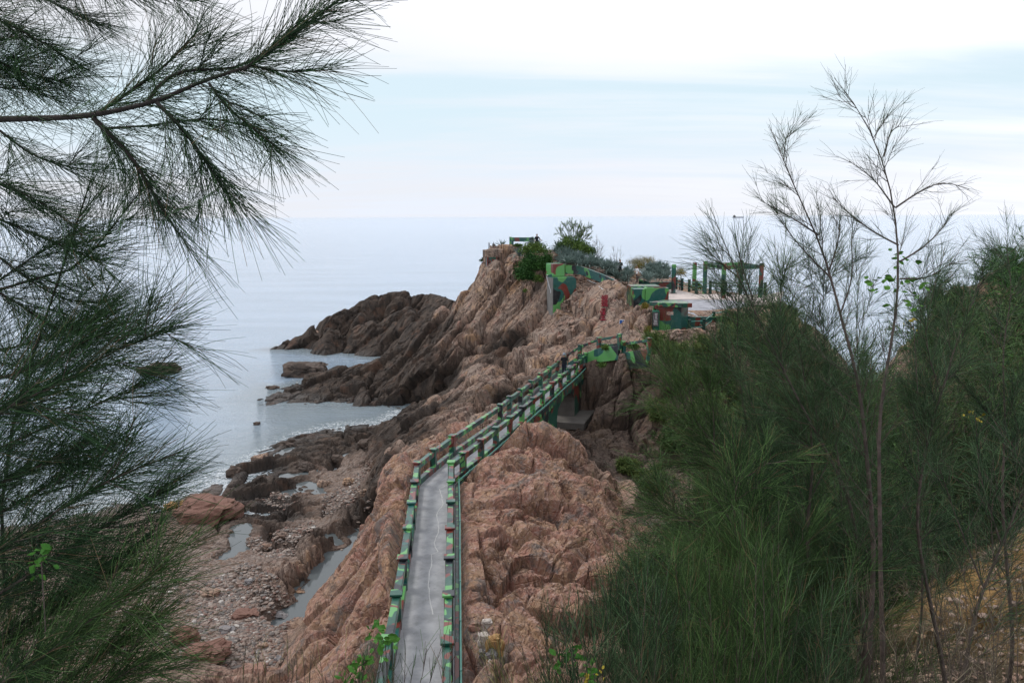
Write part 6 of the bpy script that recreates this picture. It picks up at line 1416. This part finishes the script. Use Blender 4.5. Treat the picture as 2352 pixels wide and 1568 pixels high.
shrub(512, 'wiry thin shrub at the left side of the bunker entrance', *z5(800, 740), 74.5, 30, 26, M['shrub'], 900, .10)
shrub(513, 'yellow green grass tuft on the domed rock beside the pillbox', *z6(1630, 960), 61.0, 22, 20, M['shrub_gold'], 900, .13, thin=True, stem=False)
shrub(514, 'yellow green tuft beside the parapet under the pillbox', *z5(2060, 1340), 59.5, 22, 26, M['shrub_gold'], 900, .13, thin=True, stem=False)
shrub(515, 'grassy tuft leaning over the parapet, right one', *z3(1520, 385), 56.5, 36, 16, M['shrub'], 1400, .18, thin=True, stem=False)
shrub(516, 'grassy tuft leaning over the parapet, left one', *z3(1210, 400), 57.0, 26, 12, M['shrub'], 800, .16, thin=True, stem=False)
shrub(517, 'small grassy tuft on the rubble below the parapet', *z3(1160, 600), 56.0, 20, 12, M['shrub'], 500, .16, thin=True, stem=False)
shrub(518, 'green shrub behind the planter on the peak', *z5(560, 350), 81.5, 26, 10, M['shrub'], 700, .10)
shrub(519, 'grey green shrub at the seaward side of the plaza railing', *z8(900, 680), 78, 26, 26, M['shrub'], 1000, .12)
# wispy tree and bare thin trees
def wispy(seed, label, px, py, d, wpx, hpx, mat, nst=8, nn=18, nl=.28, bare=False):
    t = Plant(seed, 4); b0 = P(px, py+hpx*.62, d+.2); g = float(hgt(b0[0], b0[1])[0]); base_ = np.array([b0[0], b0[1], min(g, b0[2])])
    for i in range(nst):
        tx = (i+.5)/nst*2-1; e_ = P(px+tx*wpx*.5, py-hpx*.5+abs(tx)**2*hpx*.40+t.r.uniform(-3, 3), d+t.r.uniform(-1, 1)); p = t.branch([base_, base_+(e_-base_)*.5+[0, 0, .25], e_], .05, .008, 9)
        t.twigs(p, 9, .75, .010, nn, nl, .010, .35, 1, (25, 60), .2, .3, K=4); t.needles(p, nn, nl, .010, .6, (15, 50), .2, 0, 4)
    return t.build('small_tree', label, tuple(base_), mat, ribbon=True)
wispy(601, 'wispy small tree with a flat open crown on the skyline of the headland', *z5(1215, 205), 81.5, 88, 38, M['shrub'], 14, 46)
wispy(602, 'thin nearly bare small tree right of the rounded shrub', *z5(1490, 400), 80.5, 26, 44, M['needle_dry'], 4, 6)
wispy(603, 'thin nearly bare small tree left of the man in black', *z5(1690, 500), 80.5, 34, 34, M['needle_dry'], 4, 5)
# agaves
def agave_mesh(seed, nb=26):
    r_ = np.random.default_rng(seed); V_ = []; F_ = []
    for i in range(nb):
        a = 2.4*i+r_.uniform(-.2, .2); e = R(12+70*(i/nb)**.8+r_.uniform(-6, 6)); L = r_.uniform(.75, 1.1)*(1-.25*i/nb); w_ = .075
        hd = np.array([math.cos(a), math.sin(a), 0]); sd_ = np.array([-math.sin(a), math.cos(a), 0]); b = len(V_); ks = 5
        bendk = -.25 if r_.random() < .75 else -.9
        for k in range(ks+1):
            q = k/ks; c = hd*(L*q*math.cos(e)+.04)+np.array([0, 0, L*q*math.sin(e)+L*bendk*q*q*q*math.cos(e)]); ww = w_*(1-.2*abs(q-.35)/.35 if q < .35 else (1-q)/.65+.02)
            up_ = np.cross(hd*math.cos(e)+np.array([0, 0, math.sin(e)]), sd_)*-.03
            V_ += [c+sd_*ww+up_*-1, c, c-sd_*ww+up_*-1]
        for k in range(ks):
            for j in (0, 1): F_.append((b+3*k+j, b+3*k+j+1, b+3*k+4+j, b+3*k+3+j))
    return np.array(V_), np.array(F_)
protos = []
for k in range(4):
    V_, F_ = agave_mesh(k+1); me_ = np_mesh('agave', V_, F_); add_attr(me_, 'tint', np.random.default_rng(k).random(len(V_))*.15); me_.materials.append(M['agave']); protos.append(me_)
def agave(px, py, d, s, label, group):
    if d is None: p, d = on_ground(px, py, 55)
    else: p = P(px, py, d)
    o = bpy.data.objects.new('agave_plant', protos[int(rng.integers(0, 4))]); C.objects.link(o); o.location = [float(v) for v in p]; o.rotation_euler = (rng.uniform(-.2, .2), rng.uniform(-.2, .2), rng.uniform(0, 6)); o.scale = (s, s, s*rng.uniform(.9, 1.25))
    tag(o, label, 'agave', group)
G1, G2 = 'agaves on the mound left of the man in black', 'agaves behind the plaza around the woman'
cnt = 0
for x, y in [(x, y) for y in range(360, 660, 34) for x in range(1000, 1700, 44)]:
    xx = x+rng.uniform(-18, 18)+(y//34 % 2)*20; top = 330 if xx < 1150 else 400+(xx-1150)*.25; bot = np.interp(xx, [1000, 1180, 1400, 1550, 1700], [560, 590, 610, 650, 745])
    if top+60 < y < bot and rng.random() < .8:
        dd = np.interp(y, [360, 650], [80, 73.5]); agave(*z5(xx, y), dd, rng.uniform(.8, 1.25), 'one of the blue grey agaves covering the mound above the curved wall', G1)
for x, y in [(x, y) for y in range(560, 800, 36) for x in range(1600, 2330, 46)]:
    xx = x+rng.uniform(-18, 18); top = np.interp(xx, [1600, 1750, 1900, 2000, 2330], [600, 660, 640, 600, 600]); bot = np.interp(xx, [1600, 1700, 1900, 1960, 2330], [700, 770, 790, 745, 770])
    if top < y < bot and not (1885 < xx < 2005 and y > 600) and not (1690 < xx < 1800 and y < 720):
        dd = np.interp(y, [560, 800], [81.5, 74.5]); agave(*z5(xx, y), dd, rng.uniform(.8, 1.3), 'one of the blue grey agaves spreading behind the bunker box and plaza', G2)
agave(*z5(1130, 560), 73.4, 1.2, 'large agave directly above the bunker entrance', 'agaves at the bunker entrance'); agave(*z5(575, 480), 79.5, 1.25, 'single agave on bare rock at the left edge of the dark shrub', None)
agave(*z9(740, 745), 83.6, 1.1, 'agave growing in the pale planter on the peak', None); agave(*z9(1590, 700), 80.8, 1.0, 'agave at the feet of the man on the peak', None); agave(*z9(1400, 690), 81.2, 1.0, 'agave below the railing on the peak', None)
agave(*z5(2070, 770), 73, 1.5, 'tall agave with a drooping leaf behind the low garden wall', None)
